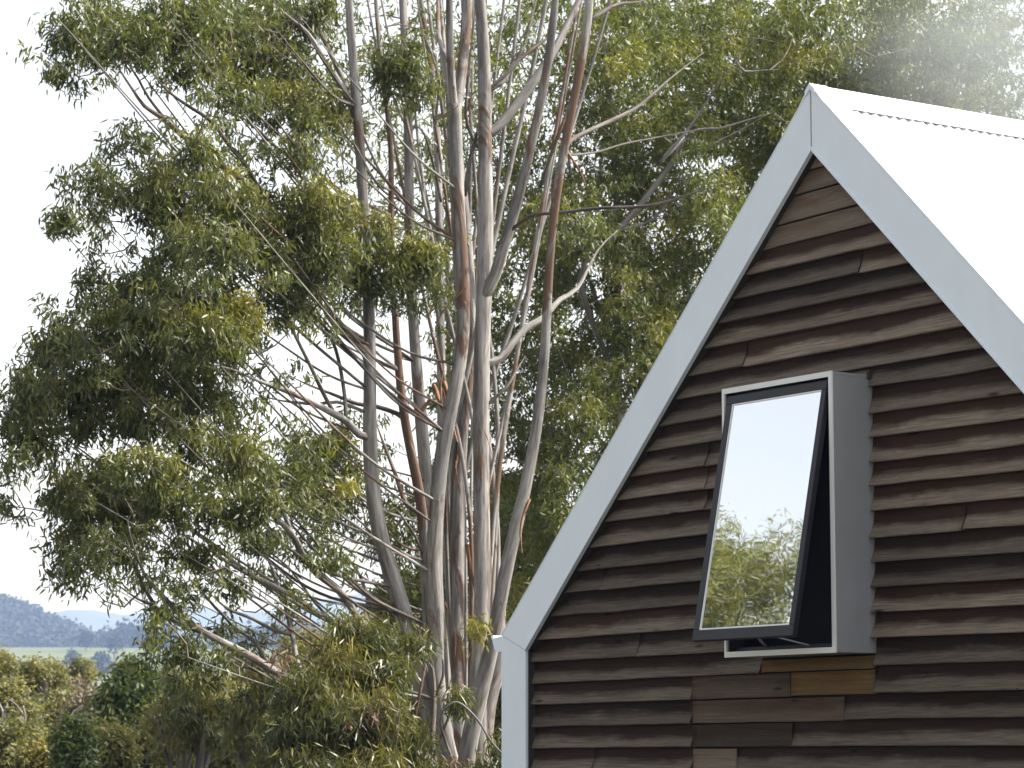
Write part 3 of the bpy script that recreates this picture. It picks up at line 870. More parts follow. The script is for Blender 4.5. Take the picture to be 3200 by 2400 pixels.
STEMS = [  # (polyline from the ground up, depth at foot, depth at top, widths, warm)
    ([(1405, 2500), (1370, 2330), c7(900, 1000), c7(840, 750), c7(770, 480), c7(690, 250), c7(620, 50), c5(560, 1400), c5(560, 1000), c5(570, 700), c5(570, 400), c5(565, 150), (1140, 720), (1131, 550), (1121, 405), (1111, 260), (1095, 115), (1085, -40), (1078, -250)], 26.0, 24.6, [72, 66, 62, 56, 48, 40, 37, 32, 28, 22], [0.35, 0.1, 0.0, 0.0, 0.1, 0.1]),
    ([(1415, 2480), (1360, 2250), c7(960, 900), c7(950, 500), c5(980, 1640), c5(900, 1400), c5(850, 1150), c5(800, 900), c5(770, 700), c5(750, 400), c5(735, 30), (1225, 790), (1217, 678), (1225, 543), (1228, 461), (1212, 353), (1196, 250), (1180, 120), (1170, -60)], 26.3, 25.2, [34, 34, 36, 36, 30, 24, 20, 18, 14], [0.5, 0.7, 0.95, 1.0, 0.9, 0.8]),
    ([(1420, 2480), (1385, 2200), (1372, 1900), (1345, 1650), (1330, 1490), (1320, 1352), (1307, 1216), (1293, 1058), (1286, 900), (1280, 760), (1279, 651), (1279, 488), (1274, 325), (1268, 163), (1258, 0), (1250, -220)], 26.9, 27.4, [56, 54, 50, 44, 38, 36, 34, 30, 26], [0.2, 0.1, 0.0, 0.0, 0.15, 0.1]),
    ([(1440, 2500), c7(1020, 1400), c7(1030, 1100), c7(1015, 800), c7(1010, 500), c7(1010, 200), c5(1010, 1650), c5(1040, 1400), c5(1055, 1150), c5(1090, 930), c5(1165, 700), c5(1205, 450), c5(1225, 200), (1446, 868), (1436, 760), (1431, 651), (1426, 488), (1424, 400), (1421, 325)], 25.8, 25.3, [60, 58, 56, 58, 56, 50, 46, 46, 47, 50, 48, 47], [0.3, 0.2, 0.05, 0.45, 0.05, 0.0, 0.9, 0.2, 0.0]),
    ([(1421, 340), (1411, 240), (1405, 130), (1404, 0), (1400, -240)], 25.3, 24.9, [30, 27, 24, 20], 0.1),
    ([(1430, 345), (1440, 250), (1452, 140), (1461, 0), (1470, -240)], 25.35, 25.6, [36, 37, 37, 34], [0.2, 0.8, 0.9]),
    ([(1500, 2500), (1480, 2250), (1492, 2130), (1506, 2012), (1509, 1876), (1506, 1740), (1505, 1533), (1501, 1352), (1505, 1171), (1506, 990), (1519, 868), (1519, 705), (1516, 560), (1515, 488), (1516, 325), (1515, 163), (1508, 60), (1494, -30), (1480, -230)], 26.1, 26.6, [72, 64, 60, 58, 58, 58, 54, 50, 48, 44, 40, 34], [0.3, 0.05, 0.2, 0.0, 0.0, 0.6, 0.0]),
    ([(1455, 2480), (1420, 2200), (1429, 2057), (1433, 1876), (1431, 1695), (1437, 1465), (1442, 1380), (1456, 1290), (1470, 1180), (1483, 1081), (1478, 900), (1465, 760), (1450, 600), (1440, 480), (1395, 260), (1369, 120), (1362, -180)], 26.5, 27.8, [48, 44, 42, 40, 34, 30, 26, 26, 22, 20], [0.5, 0.3, 0.6, 0.2, 0.1]),
    ([(1440, 2500), (1460, 2290), (1492, 2192), (1528, 2079), (1551, 1966), (1565, 1853), (1592, 1718), (1619, 1623), (1646, 1510), (1668, 1400), (1687, 1284), (1704, 1126), (1712, 945), (1713, 868), (1724, 705), (1738, 597), (1760, 488), (1781, 353), (1814, 217), (1835, 108), (1846, 0), (1858, -230)], 25.7, 24.6, [66, 60, 52, 46, 40, 36, 30, 27, 30, 32, 32, 26], [0.2, 0.0, 0.5, 0.0, 0.0, 0.1, 0.75, 1.0, 1.0, 0.8]),
    ([(1521, 930), (1543, 868), (1575, 760), (1613, 651), (1640, 543), (1673, 407), (1700, 271), (1722, 163), (1738, 0), (1752, -220)], 26.25, 25.4, [42, 42, 36, 32, 30, 28, 25, 20], 0.1),
    ([(1517, 440), (1543, 405), (1600, 350), (1680, 245), (1735, 160), (1760, 108), (1800, 20), (1850, -90)], 26.4, 27.2, [34, 34, 32, 26, 20, 16], 0.0),
    ([(1500, 2470), (1530, 2200), (1556, 2100), (1560, 2000), (1566, 1900)], 26.5, 26.8, [52, 48, 44, 30], [0.6, 0.5, 0.2]),
    ([(1460, 2480), (1394, 2150), (1390, 1800), (1385, 1500), (1378, 1200), (1374, 900), (1372, 700), (1370, 434), (1367, 250), (1330, 120), (1305, 0), (1290, -200)], 27.5, 28.6, [34, 32, 32, 30, 28, 28, 22, 18], [0.2, 0.1, 0.3]),
]
rs_ = random.Random(12)
for k_ in range(16):      # slender straight poles of the same stool
    x0 = rs_.uniform(1380, 1560); xt = 1150 + k_ * 48 + rs_.uniform(-30, 30); y0 = rs_.uniform(1250, 1750)
    xm = x0 + (xt - x0) * 0.42 + rs_.uniform(-14, 14)
    d_ = rs_.uniform(26.6, 27.4); w_ = rs_.uniform(9, 17)
    STEMS.append(([(x0 * 0.4 + 1460 * 0.6, 2420), (x0, y0), (xm, y0 * 0.55 + 60), (xt, 60), (xt + (xt - xm) * 0.3, -260)], d_, d_ + rs_.uniform(0, 1.4), [w_ * 1.3, w_ * 1.2, w_, w_ * .8, w_ * .6], rs_.choice((0.0, 0.1, 0.3, 0.7))))
BRANCHES = [
    ([c5(578, 520), c5(540, 450), c5(470, 370), c5(300, 200), c1(1700, 1380), c1(1560, 1200), c1(1380, 1030), c1(1200, 900), c1(1040, 770), c1(920, 670), c1(830, 610), c1(760, 510), c1(700, 420), c1(650, 330), c1(600, 220)], 25.2, 22.8, [34, 32, 28, 26, 24, 20, 15, 10], [0.3, 0.6, 1, 1, 1, .6, .2]),
    ([c1(1530, 1170), c1(1480, 1060), c1(1400, 920), c1(1330, 850), c1(1220, 700), c1(1100, 620), c1(960, 520), c1(880, 420), c1(800, 310)], 24.0, 23.0, [14, 15, 14, 12, 8], 0.3),
    ([c1(960, 690), c1(860, 570), c1(800, 460), c1(740, 370), c1(690, 300)], 23.5, 22.8, [11, 9, 6], 0.2),
    ([c1(2050, 720), c1(2035, 640), c1(1950, 480), c1(1860, 330), c1(1760, 180), c1(1630, 70), c1(1540, -40)], 25.2, 24.0, [26, 24, 20, 16, 11], 0.3),
    ([c1(2035, 640), c1(1990, 500), c1(1900, 300), c1(1830, 150), c1(1790, 30), c1(1770, -80)], 25.2, 25.6, [22, 20, 15, 12], 0.1),
    ([c1(2050, 730), c1(1930, 590), c1(1830, 480), c1(1720, 380), c1(1600, 300)], 25.2, 24.4, [14, 12, 8], 0.0),
    ([c1(1840, 1040), c1(1750, 870), c1(1690, 740), c1(1620, 600), c1(1570, 480)], 25.6, 25.9, [14, 12, 9], 0.0),
    ([c1(1830, 1050), c1(1740, 950), c1(1600, 860), c1(1500, 760), c1(1400, 680), c1(1270, 640)], 25.4, 24.6, [16, 14, 11, 7], 0.1),
    ([c2(480, 1180), c2(430, 1120), c2(330, 960), c2(240, 760), c2(190, 690), c2(60, 560), c2(-60, 460)], 27.0, 25.6, [24, 22, 18, 12], [0.3, 0.7, 0.5]),
    ([c5(540, 1080), c5(490, 1010), c5(400, 920), c5(280, 850), c5(130, 770), c5(0, 715), c4(1900, 680), c4(1780, 640), c4(1600, 560), c4(1400, 520)], 25.4, 23.2, [26, 25, 22, 18, 14, 9], 0.1),
    ([c5(520, 850), c5(350, 800), c5(200, 808), c5(60, 790), c4(1950, 780), c4(1700, 720)], 25.6, 24.4, [13, 12, 10, 7], 0.1),
    ([c5(310, 860), c5(230, 700), c5(160, 550), c5(60, 350), c5(10, 250), c4(2000, 260), c4(1900, 120)], 24.6, 24.2, [15, 14, 12, 9], 0.0),
    ([c5(440, 960), c5(390, 740), c5(350, 500), c5(300, 350), c5(200, 180), c5(120, 60)], 25.0, 25.4, [15, 14, 12, 9], 0.0),
    ([c5(880, 960), c5(760, 890), c5(620, 830), c5(480, 800), c5(300, 730), c5(120, 660), c5(0, 600)], 26.2, 25.3, [18, 16, 13, 9], 0.1),
    ([(1180, 2030), c7(480, 620), c7(350, 430), c7(200, 310), c7(100, 180), c7(20, 30), c4(1850, 1540), c4(1700, 1440), c4(1500, 1330), c4(1350, 1250), c4(1180, 1150), c4(1050, 1080)], 25.6, 23.2, [26, 26, 24, 20, 18, 14, 9], [0.2, 0.1, 0.2, 0.3, 0.4]),
    ([c4(2010, 1650), c4(1930, 1420), c4(1870, 1280), c4(1790, 1150), c4(1720, 1090), c4(1600, 1040), c4(1500, 990), c4(1350, 930)], 25.0, 24.0, [20, 19, 17, 14, 9], [0.2, 0.5, 0.3]),
    ([c4(1530, 1390), c4(1400, 1395), c4(1250, 1380), c4(1100, 1330), c4(1060, 1240)], 24.0, 23.4, [14, 12, 9, 6], 0.3),
    ([(1330, 2330), (1150, 2230), c6(2212, 1140), c6(2050, 1060), c6(1900, 990), c6(1700, 870), c6(1500, 770), c6(1350, 680), c6(1200, 550), c6(1080, 420), c6(1000, 320), c6(940, 180), c6(900, 50), c6(880, -60)], 25.8, 22.4, [34, 34, 30, 28, 24, 20, 16, 11], [0.1, 0.0, 0.3, 0.2]),
    ([c6(1420, 730), c6(1250, 665), c6(1100, 580), c6(1050, 500), c6(990, 400), c6(930, 250), c6(830, 150), c6(750, 110), c6(690, 60)], 23.8, 22.4, [15, 15, 13, 11, 8], 0.2),
    ([c6(1080, 560), c6(950, 490), c6(850, 420), c6(780, 370), c6(700, 260)], 23.2, 22.6, [8, 7, 5, 4], 0.1),
    ([(980, 2160), c6(2080, 950), c6(2050, 830), c6(2020, 740), c6(1980, 560), c6(1930, 420), c6(1880, 280), c6(1800, 100), c6(1740, -20)], 25.2, 25.0, [18, 17, 16, 14, 10], 0.2),
    ([c6(2010, 780), c6(1880, 700), c6(1750, 630), c6(1600, 570), c6(1500, 500), c6(1400, 400)], 25.2, 24.2, [14, 12, 10, 7], 0.1),
    ([c6(1860, 890), c6(1780, 790), c6(1650, 710), c6(1540, 600), c6(1420, 470), c6(1330, 280), c6(1250, 60)], 24.8, 23.8, [14, 12, 9, 7], 0.1),
    ([c7(400, 730), c7(250, 600), c6(2212, 600), c6(2100, 520), c6(1950, 430), c6(1850, 380), c6(1700, 310), c6(1550, 220), c6(1400, 120), c6(1270, 50), c6(1150, 0)], 25.5, 24.0, [20, 19, 16, 13, 8], 0.2),
    ([c7(300, 620), c7(150, 470), c7(60, 340), c6(1980, 260), c6(1850, 150), c6(1750, 20)], 25.4, 24.8, [10, 9, 7, 5], 0.1),
    ([c7(590, 560), c7(540, 430), c7(470, 280), c7(360, 150), c7(300, 60)], 25.9, 26.3, [14, 12, 9, 6], 0.0),
    ([c7(930, 200), c7(880, 60), c7(820, -30), c5(740, 1520), c5(680, 1570)], 26.0, 25.6, [10, 9, 6], 0.0),
    ([c5(900, 1640), c5(820, 1500), c5(740, 1280), c5(690, 1150), c5(640, 1020), c5(600, 900)], 26.3, 26.6, [18, 17, 14, 12, 10], [0.7, 0.8, 0.2]),
    ([c5(1420, 560), c5(1470, 470), c5(1550, 370), c5(1650, 270), c5(1760, 210), c5(1880, 80), c5(2000, 0), (1870, 780), (1930, 720)], 26.1, 27.4, [26, 26, 22, 18, 15, 9], 0.0),
    ([c5(1420, 770), c5(1500, 690), c5(1560, 600), c5(1640, 470)], 26.1, 26.6, [12, 11, 8], 0.0),
    ([(1600, 735), c2(1180, 1260), c2(1250, 1232), c2(1400, 1222), c2(1600, 1200), c2(1850, 1190), c2(2000, 1160), c2(2212, 1090), c3(450, 1070), c3(620, 1040)], 26.1, 24.4, [13, 12, 12, 11, 8, 5], 0.5),
    ([(1690, 560), c2(1330, 870), c2(1370, 780), c2(1440, 600), c2(1490, 450), c2(1530, 320)], 25.6, 25.9, [13, 12, 10, 8], 0.1),
    ([c2(1400, 890), c2(1450, 830), c2(1600, 740), c2(1750, 660), c2(1850, 600), c2(2020, 450), c2(2212, 300)], 25.2, 26.8, [16, 15, 13, 9], 0.0),
    ([c2(1390, 930), c2(1460, 915), c2(1600, 880), c2(1750, 830), c2(1950, 790), c2(2212, 740)], 25.2, 26.2, [9, 9, 7, 5], 0.0),
    ([c2(1560, 90), c2(1640, 60), c2(1720, 25), c2(1840, 10), c2(1960, -30)], 24.7, 25.4, [16, 14, 10, 7], 0.2),
    ([c2(980, 480), c2(1080, 420), c2(1150, 340), c2(1240, 270), c2(1330, 200), c2(1360, 90)], 26.5, 26.9, [13, 12, 10, 7], 0.1),
    ([c2(990, 620), c2(1050, 500), c2(1110, 380), c2(1180, 250), c2(1230, 60), c2(1260, -60)], 26.8, 27.6, [14, 13, 12, 10], 0.1),
    ([c2(960, 900), c2(880, 780), c2(840, 650), c2(850, 520), c2(870, 300), c2(890, 100), c2(890, -80)], 26.9, 27.7, [14, 13, 12, 10], 0.1),
    ([c2(830, 1100), c2(860, 930), c2(890, 830), c2(930, 640)], 26.2, 26.7, [16, 15, 12], 0.0),
    ([c2(700, 1180), c2(660, 980), c2(600, 770), c2(540, 720)], 27.0, 26.6, [14, 12, 8], 0.0),
    ([c2(690, 700), c2(680, 480), c2(650, 330), c2(590, 180), c2(560, 20)], 27.6, 27.2, [20, 18, 15, 12], 0.1),
    ([c2(720, 380), c2(690, 240), c2(680, 100), c2(680, -60)], 25.4, 26.0, [18, 17, 15], 0.6),
]
skel = []
sd = 0
wood = []                     # centre lines already grown: later pieces spring from them
def spring(P):
    """move the foot of a branch onto the centre line of the nearest wood, so that it grows out of it"""
    if not wood: return P
    A_ = np.vstack(wood)
    df_ = (A_[:, :3] - P[0, :3]) * np.array([1, 0.35, 1])
    dist = np.linalg.norm(df_, axis=1); k = int(np.argmin(dist))
    if dist[k] < 0.55:
        sh = A_[k, :3] - P[0, :3]
        w_ = np.clip(1 - np.linspace(0, 1, len(P)) * 2.2, 0, 1)
        P = P.copy(); P[:, 1] += sh[1] * w_
        if math.hypot(sh[0], sh[2]) < 0.16: P[0, :3] = A_[k, :3]
        P[:, 3] = np.minimum(P[:, 3], A_[k, 3] * 0.85)
    return P
def taper(P, f=0.3):
    P = P.copy(); L_ = np.linspace(0, 1, len(P)); P[:, 3] *= np.where(L_ > 0.6, 1 - (L_ - 0.6) / 0.4 * (1 - f), 1); return P
for (pts, d0, d1, wid, warm) in STEMS:
    sd += 1
    P = local(trace(pts, d0, d1, wid), GUM)
    for _k in range(2):
        if len(P) > 6: P[1:-1] = 0.25 * P[:-2] + 0.5 * P[1:-1] + 0.25 * P[2:]
    if pts[0][1] < 2000: P = spring(P)
    Q = make_tube('trunk', P, M['bark'], gum, 14, warm, 0.045, sd, 0.10)
    skel.append(Q[Q[:, 2] > 2.2][::4, :3])
    wood.append(Q[::2])
for (pts, d0, d1, wid, warm) in BRANCHES:
    sd += 1
    P = taper(spring(local(trace(pts, d0, d1, wid), GUM)))
    dark = np.mean(wid) < 15
    Q = make_tube('branch', P, M['bark_dark'] if dark else M['bark'], gum, 9, warm, 0.05, sd, 0.09)
    skel.append(Q[len(Q) // 4:][::2, :3])
    wood.append(Q[2::2])
rf_ = random.Random(41)
FAN = [(150, 60), (235, 80), (380, 50), (470, 150), (560, 60), (600, 215), (640, 40), (690, 270), (280, 305), (190, 400), (140, 480), (330, 440), (420, 330), (460, 395), (500, 425), (560, 545), (640, 635), (620, 575), (330, 640), (250, 720), (160, 730), (440, 640), (100, 775), (58, 865), (255, 820), (340, 820), (150, 1055), (225, 1035), (350, 1080), (128, 1185), (190, 1205), (275, 1170), (465, 1095), (545, 1095), (455, 1205), (645, 1175), (520, 1250), (425, 1272), (345, 1335), (385, 1400), (712, 1205), (700, 1000), (640, 320), (720, 230)]
STEMWOOD = np.vstack([wood[k_] for k_ in (0, 0, 1, 2, 3)])
for (x, y) in FAN:
    for _n in range(2 if y < 900 else 1):
        d1 = 24.2 + rf_.uniform(-1.3, 1.0) - 0.8 * (x * K < 760)
        e_ = at(x * K + rf_.uniform(-70, 70), y * K + rf_.uniform(-45, 45), d1) - GUM
        ratio = rf_.uniform(0.5, 1.0) * (1.0 if y < 900 else 0.7)
        run = np.abs(STEMWOOD[:, 0] - e_[0])
        cost = np.abs((e_[2] - STEMWOOD[:, 2]) - ratio * run) + 3.0 * (STEMWOOD[:, 2] < 2.0)
        p_ = STEMWOOD[int(np.argmin(cost + np.array([rf_.random() for _ in range(len(cost))]) * 0.15))]
        L_ = e_ - p_[:3]; ln_ = np.linalg.norm(L_)
        b1, b2 = rf_.uniform(0.02, 0.09) * ln_, rf_.uniform(-0.03, 0.05) * ln_
        w_ = min(p_[3] * 0.6, rf_.uniform(0.010, 0.019) * (1 if y < 900 else 0.85))
        P = np.array([[*p_[:3], w_], [*(p_[:3] + L_ * 0.3 + np.array([0, b2, -b1])), w_ * 0.85], [*(p_[:3] + L_ * 0.65 + np.array([0, b2, -b1 * 0.6])), w_ * 0.6], [*e_, w_ * 0.25]])
        sd += 1
        Q = make_tube('branch', P, M['bark_dark'] if rf_.random() < 0.6 else M['bark'], gum, 7, rf_.choice((0, 0.1, 0.5)), 0.05, sd, 0.12)
        skel.append(Q[len(Q) // 3:][::2, :3])
skel = np.vstack(skel)

GUM_MAP = [
    "0037777888885311122000000000",
    "0137888899999522541110000000",
    "0127555677888653775200000000",
    "0015234466677753663100000000",
    "0000011356667643441000000000",
    "0000356456676643311000000000",
    "0014677775655432110000000000",
    "0035777887766552210000000000",
    "0065478888788884321000000000",
    "0054368878888877662000000000",
    "0014578767888887760000000000",
    "0026789999756777660000000000",
    "0378999999555531331000000000",
    "0688999997431101200000000000",
    "3888899998531000000000000000",
    "6898888887531011100000000000",
    "7898678887424650000000000000",
    "8886568876448971000000000000",
    "5635787878799980000000000000",
    "4468888788799971300000000000",
    "1278888778777861400000000000",
    "0158877755555441500000000000",
    "0035566555444321500000000000",
    "0012225654432241400000000000",
    "0000034443332244000000000000",
    "0000002223222200000000000000",
]
def gum_depth(px, py, r):
    d = 24.6 + 2.6 * lownoise(px, py, 0.0032, 1.7) + r.normal(0, 0.45) - 0.9 * (px < 700)
    if px > 1050: d = max(d + 1.5, 26.6 + abs(r.normal(0, 0.6)))
    return d
def gum_tint(px, py, r):
    n_ = lownoise(px, py, 0.008, 5.0)
    return max(0.0, 0.06 + 0.55 * (n_ - 0.12) + r.normal(0, 0.08))
tp, tt = map_targets(GUM_MAP, gum_depth, 0.36, 3, gum_tint)
# the crown's separate leaf masses: (x, y, half width, half height, thickness of leaf, tint of new growth and painted sun), in pixels of a 2212 px picture
CLUMPS = [
    (150,60,60,60,1,.0),(130,148,34,34,.9,.0),(230,70,70,70,1,.0),(300,95,55,60,1,.02),(380,45,80,70,1.1,0),(470,55,80,75,1.2,0),(560,55,80,80,1.2,0),(640,35,60,60,1.1,0),(700,20,45,35,.7,.05),
    (420,150,75,45,.9,.05),(570,150,85,60,1.1,.05),(500,195,60,40,.8,.05),(600,215,75,55,.9,.18),(660,190,55,60,.9,.12),(690,270,55,55,.8,.12),(640,320,60,45,.7,.1),(720,230,35,50,.7,.1),(560,300,40,30,.5,.1),(470,270,45,30,.5,.08),
    (280,305,50,26,.8,0),(235,330,30,30,.5,0),(190,400,50,42,.7,.02),(140,480,34,38,.8,0),(250,425,40,32,.7,.02),(195,455,30,25,.5,0),
    (380,390,75,55,1,.18),(420,330,60,38,1,.05),(460,395,40,40,1,.3),(330,445,60,45,1.1,.02),(430,465,75,45,1.2,0),(500,425,55,50,1,.1),(350,370,35,35,.8,.35),
    (380,545,55,42,1.1,0),(465,530,65,42,1.1,0),(560,545,60,55,1,.05),(540,470,55,45,1,.08),(600,430,40,40,.7,.05),
    (690,425,65,35,1.1,.3),(650,480,75,45,1.2,.08),(735,465,55,50,1.1,.32),(700,545,75,55,1.2,.05),(785,560,50,60,1.1,.1),(620,575,65,55,1,.02),(760,620,40,40,.8,.02),(820,500,35,38,.9,.3),
    (640,635,65,38,.9,0),(600,665,55,38,.8,0),(680,690,40,30,.5,0),
    (190,600,45,38,.45,0),(225,640,40,30,.6,0),(300,598,55,35,.9,.1),
    (330,640,80,50,1.2,.12),(440,640,90,52,1.3,.18),(515,675,42,55,1.2,.5),
    (160,730,65,48,1.1,.05),(100,775,55,48,1.1,.02),(250,720,75,55,1.3,.08),(340,725,80,55,1.3,.05),(440,730,80,55,1.3,.08),(500,740,45,50,1,.2),
    (58,865,52,65,1.2,0),(135,850,65,65,1.2,0),(60,950,46,46,1.1,0),(180,830,55,55,1.1,.02),(255,820,65,55,1.2,.03),(340,820,75,55,1.2,.03),(420,820,65,48,1,.05),
    (335,900,75,45,1,.1),(240,905,55,38,.8,.05),(475,870,50,38,.45,0),(180,935,45,36,.8,.02),(400,890,40,40,.8,.1),(505,900,40,40,.4,.05),
    (18,1020,24,30,.6,0),(20,1085,20,28,.5,0),(5,930,20,40,.7,.1),
    (150,1055,55,45,1,.08),(225,1035,65,42,1,.1),(305,1020,75,45,1.1,.08),(350,1080,65,45,1.2,.05),(255,1095,75,48,1.2,.08),(170,1115,55,48,1.1,.03),(128,1185,36,46,.9,0),(190,1205,55,36,.7,0),(275,1170,65,42,.8,0),(160,1245,30,26,.5,0),
    (430,965,65,32,.9,.05),(505,985,55,38,1,.1),(560,1005,45,42,1,.1),(465,1095,55,38,1.1,0),(545,1095,55,48,1.2,.03),(400,1030,40,36,.7,.05),
    (700,1000,75,70,1.5,0),(700,1090,65,48,1.3,0),(650,950,36,28,.8,.08),(640,1040,40,50,1.1,.02),(748,950,30,30,.7,.1),
    (350,1185,55,28,.5,0),(455,1205,55,36,.7,.02),(560,1165,55,28,.7,0),(645,1175,65,36,.55,0),(712,1205,45,38,.6,.02),(520,1250,45,26,.6,.02),(425,1272,45,26,.6,0),(350,1250,45,22,.4,0),(610,1240,50,26,.4,.02),
    (345,1335,45,28,.8,.12),(385,1400,45,36,.8,.02),(318,1392,26,36,.6,0),(452,1440,46,36,.7,.02),(540,1395,36,36,.4,.02),(470,1350,40,24,.3,.05),(400,1480,36,26,.5,.02),(640,1310,30,30,.3,.05),
    (870,150,55,55,1.2,.0),(840,120,36,36,.9,.02),(905,200,36,28,.8,0),(880,95,26,26,.7,0),(835,200,30,30,.6,.1),
    (905,565,50,52,1.2,.08),(905,535,32,16,1,.5),(850,600,46,48,1.1,.05),(940,625,28,28,.9,.03),(890,650,30,26,.7,0),
]
_r = np.random.default_rng(77)
cp, ctt = [], []
for (x, y, rx, ry, dn, tn) in CLUMPS:
    n = max(4, int(rx * ry * 0.0098 * dn))
    px, py = x * K, y * K
    d = 24.6 + 1.9 * lownoise(px, py, 0.0045, 4.2) + _r.normal(0, 0.35) - 1.2 * (px < 760) + (0.9 if dn < 0.6 else 0)
    if px > 1130: d = 25.0 + _r.normal(0, .1)
    if 600 < x < 770 and 930 < y < 1300: d += 1.4
    v = unit(_r.normal(size=(n, 3))) * (_r.random((n, 1)) ** 0.42 * 1.06 + np.abs(_r.normal(0, .09, (n, 1))))
    m_ = d / FPX
    c = at(px, py, d)
    cp.append(c + v * np.array([rx * K * m_, 0.75 * (rx + ry) * 0.5 * K * m_, ry * K * m_]))
    ctt.append(np.clip(tn + 0.03 + 0.26 * v[:, 2] * (1 if tn > 0.02 else 0.5) + 0.10 * v[:, 0] + _r.normal(0, .06, n), 0, 0.8))  # tint also paints sunlight: yellower upward and towards the right
tp = np.vstack([tp] + cp); tt = np.concatenate([tt] + ctt)
bp_, bt_ = blob_targets([
    (1300, 770, 50, 30, 10, 25.0, 0.15, 0.5), (1080, 1510, 18, 14, 5, 24.8, 0.1, 0.8), (1490, 1960, 26, 28, 6, 25.2, 0.1, 0.7),
    (1290, 1700, 60, 160, 40, 27.6, 0.5, 0.10), (1190, 1640, 50, 110, 26, 27.4, 0.5, 0.15),
], 11)
gp_ = np.vstack([tp, bp_]) - GUM; gt_ = np.concatenate([tt, bt_])
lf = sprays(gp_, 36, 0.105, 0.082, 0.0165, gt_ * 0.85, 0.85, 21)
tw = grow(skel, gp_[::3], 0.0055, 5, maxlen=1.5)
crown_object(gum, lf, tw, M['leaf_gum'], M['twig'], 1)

# hanging ribbons of shed bark at the forks
def ribbon(name, p, length, width, parent, mat, seed):
    r = random.Random(seed); V = []; F = []; C = []
    n = 9; a = r.uniform(0, 6.28); x, y, z = p
    dx, dy = r.uniform(-.03, .03), r.uniform(-.03, .03)
    for i in range(n + 1):
        s = i / n; a += r.uniform(-0.5, 0.5); w = width * (1 - 0.6 * s) * 0.5
        cx, cy, cz = x + dx * i + 0.03 * math.sin(4 * s + seed), y + dy * i, z - length * s
        V += [(cx - w * math.cos(a), cy - w * math.sin(a), cz), (cx + w * math.cos(a), cy + w * math.sin(a), cz), (cx + w * .3 * math.sin(a), cy - .01 - w * .3 * math.cos(a), cz)]
        if i:
            b = (i - 1) * 3
            F += [b, b + 1, b + 4, b + 3, b + 1, b + 2, b + 5, b + 4, b + 2, b, b + 3, b + 5]; C += [4, 4, 4]
    me = mesh_np(name, np.array(V), F, C, [mat], smooth=True)
    return link(name, me, parent)
for k_, (px, py, d, ln, wd) in enumerate([(1360, 1170, 25.7, 0.50, 0.05), (1375, 1190, 25.6, 0.55, 0.06), (1345, 1200, 25.8, 0.42, 0.05), (1385, 1150, 25.6, 0.6, 0.045), (1352, 1250, 25.6, 0.3, 0.06), (1368, 1230, 25.55, 0.4, 0.05), (1420, 270, 25.2, 0.28, 0.05), (1424, 330, 25.1, 0.14, 0.05), (1498, 1330, 25.9, 0.5, 0.03), (1650, 1560, 25.3, 0.5, 0.035), (1440, 1420, 26.2, 0.4, 0.04), (1470, 1700, 26.1, 0.7, 0.04), (1395, 1880, 25.6, 0.5, 0.02), (1560, 1880, 25.3, 0.6, 0.03), (1462, 2020, 26.2, 0.6, 0.05), (1448, 900, 25.1, 0.35, 0.03), (1735, 560, 25.0, 0.45, 0.04), (1765, 430, 24.9, 0.4, 0.04)]):
    ribbon('bark_strip', at(px, py, d) - GUM, ln, wd, gum, M['strip'], k_)

# ------------------------------------------------------------------ gums behind and beside
def back_tree(name, label, foot_px, depth, rows, c0, r0, stems, leaf_mat, tint_fn, dspread=1.8, per=0.8, leaf=(0.13, 0.022), seed=0, extra=None, k=30, group=None, size=0.13, bark='bark'):
    root = at(foot_px, 2352, depth); root[2] = float(ground_z(root[0], root[1]))
    o = empty(name, tuple(root)); tag(o, label, 'tree', group)
    sk = []; sk_all = []
    for i, (pts, d0, d1, wid, warm) in enumerate(stems):
        P = local(trace(pts, d0, d1, wid), root)
        if i == 0: P[0, 2] = -0.3
        else:
            A_ = np.vstack(sk_all); k2 = int(np.argmin(np.linalg.norm((A_[:, :3] - P[0, :3]) * np.array([1, .35, 1]), axis=1))); P[0, :3] = A_[k2, :3]; P = taper(P, 0.25)
        Q = make_tube('trunk' if i == 0 else 'branch', P, M[bark], o, 10, warm, 0.05, seed + i, 0.15)
        sk.append(Q[len(Q) // 3:][::3, :3]); sk_all.append(Q[::2])
    sk = np.vstack(sk)
    def dep(px, py, r): return depth + dspread * lownoise(px, py, 0.004, seed + 0.5) * 1.6 + r.normal(0, dspread * 0.35)
    P_, T_ = map_targets(rows, dep, per, seed, tint_fn, c0, r0)
    if extra:
        b1, b2 = blob_targets(extra, seed + 3); P_ = np.vstack([P_, b1]); T_ = np.concatenate([T_, b2])
    P_ = P_ - root
    lf = sprays(P_, k, size, leaf[0], leaf[1], T_, 0.7, seed + 7)
    tw = grow(sk, P_[::4], 0.005, seed, maxlen=2.0)
    crown_object(o, lf, tw, M[leaf_mat], M['twig'], seed)
    return o
def tintA(px, py, r): return max(0, 0.06 + 0.75 * (lownoise(px, py, 0.009, 2.0) - 0.05) + 0.25 * (1.0 if 600 < py < 760 and px < 2330 else 0) * r.random() + r.normal(0, .07))
def tintB(px, py, r): return max(0, 0.08 + 0.5 * (lownoise(px, py, 0.006, 8.0) - 0.08) + r.normal(0, .07))
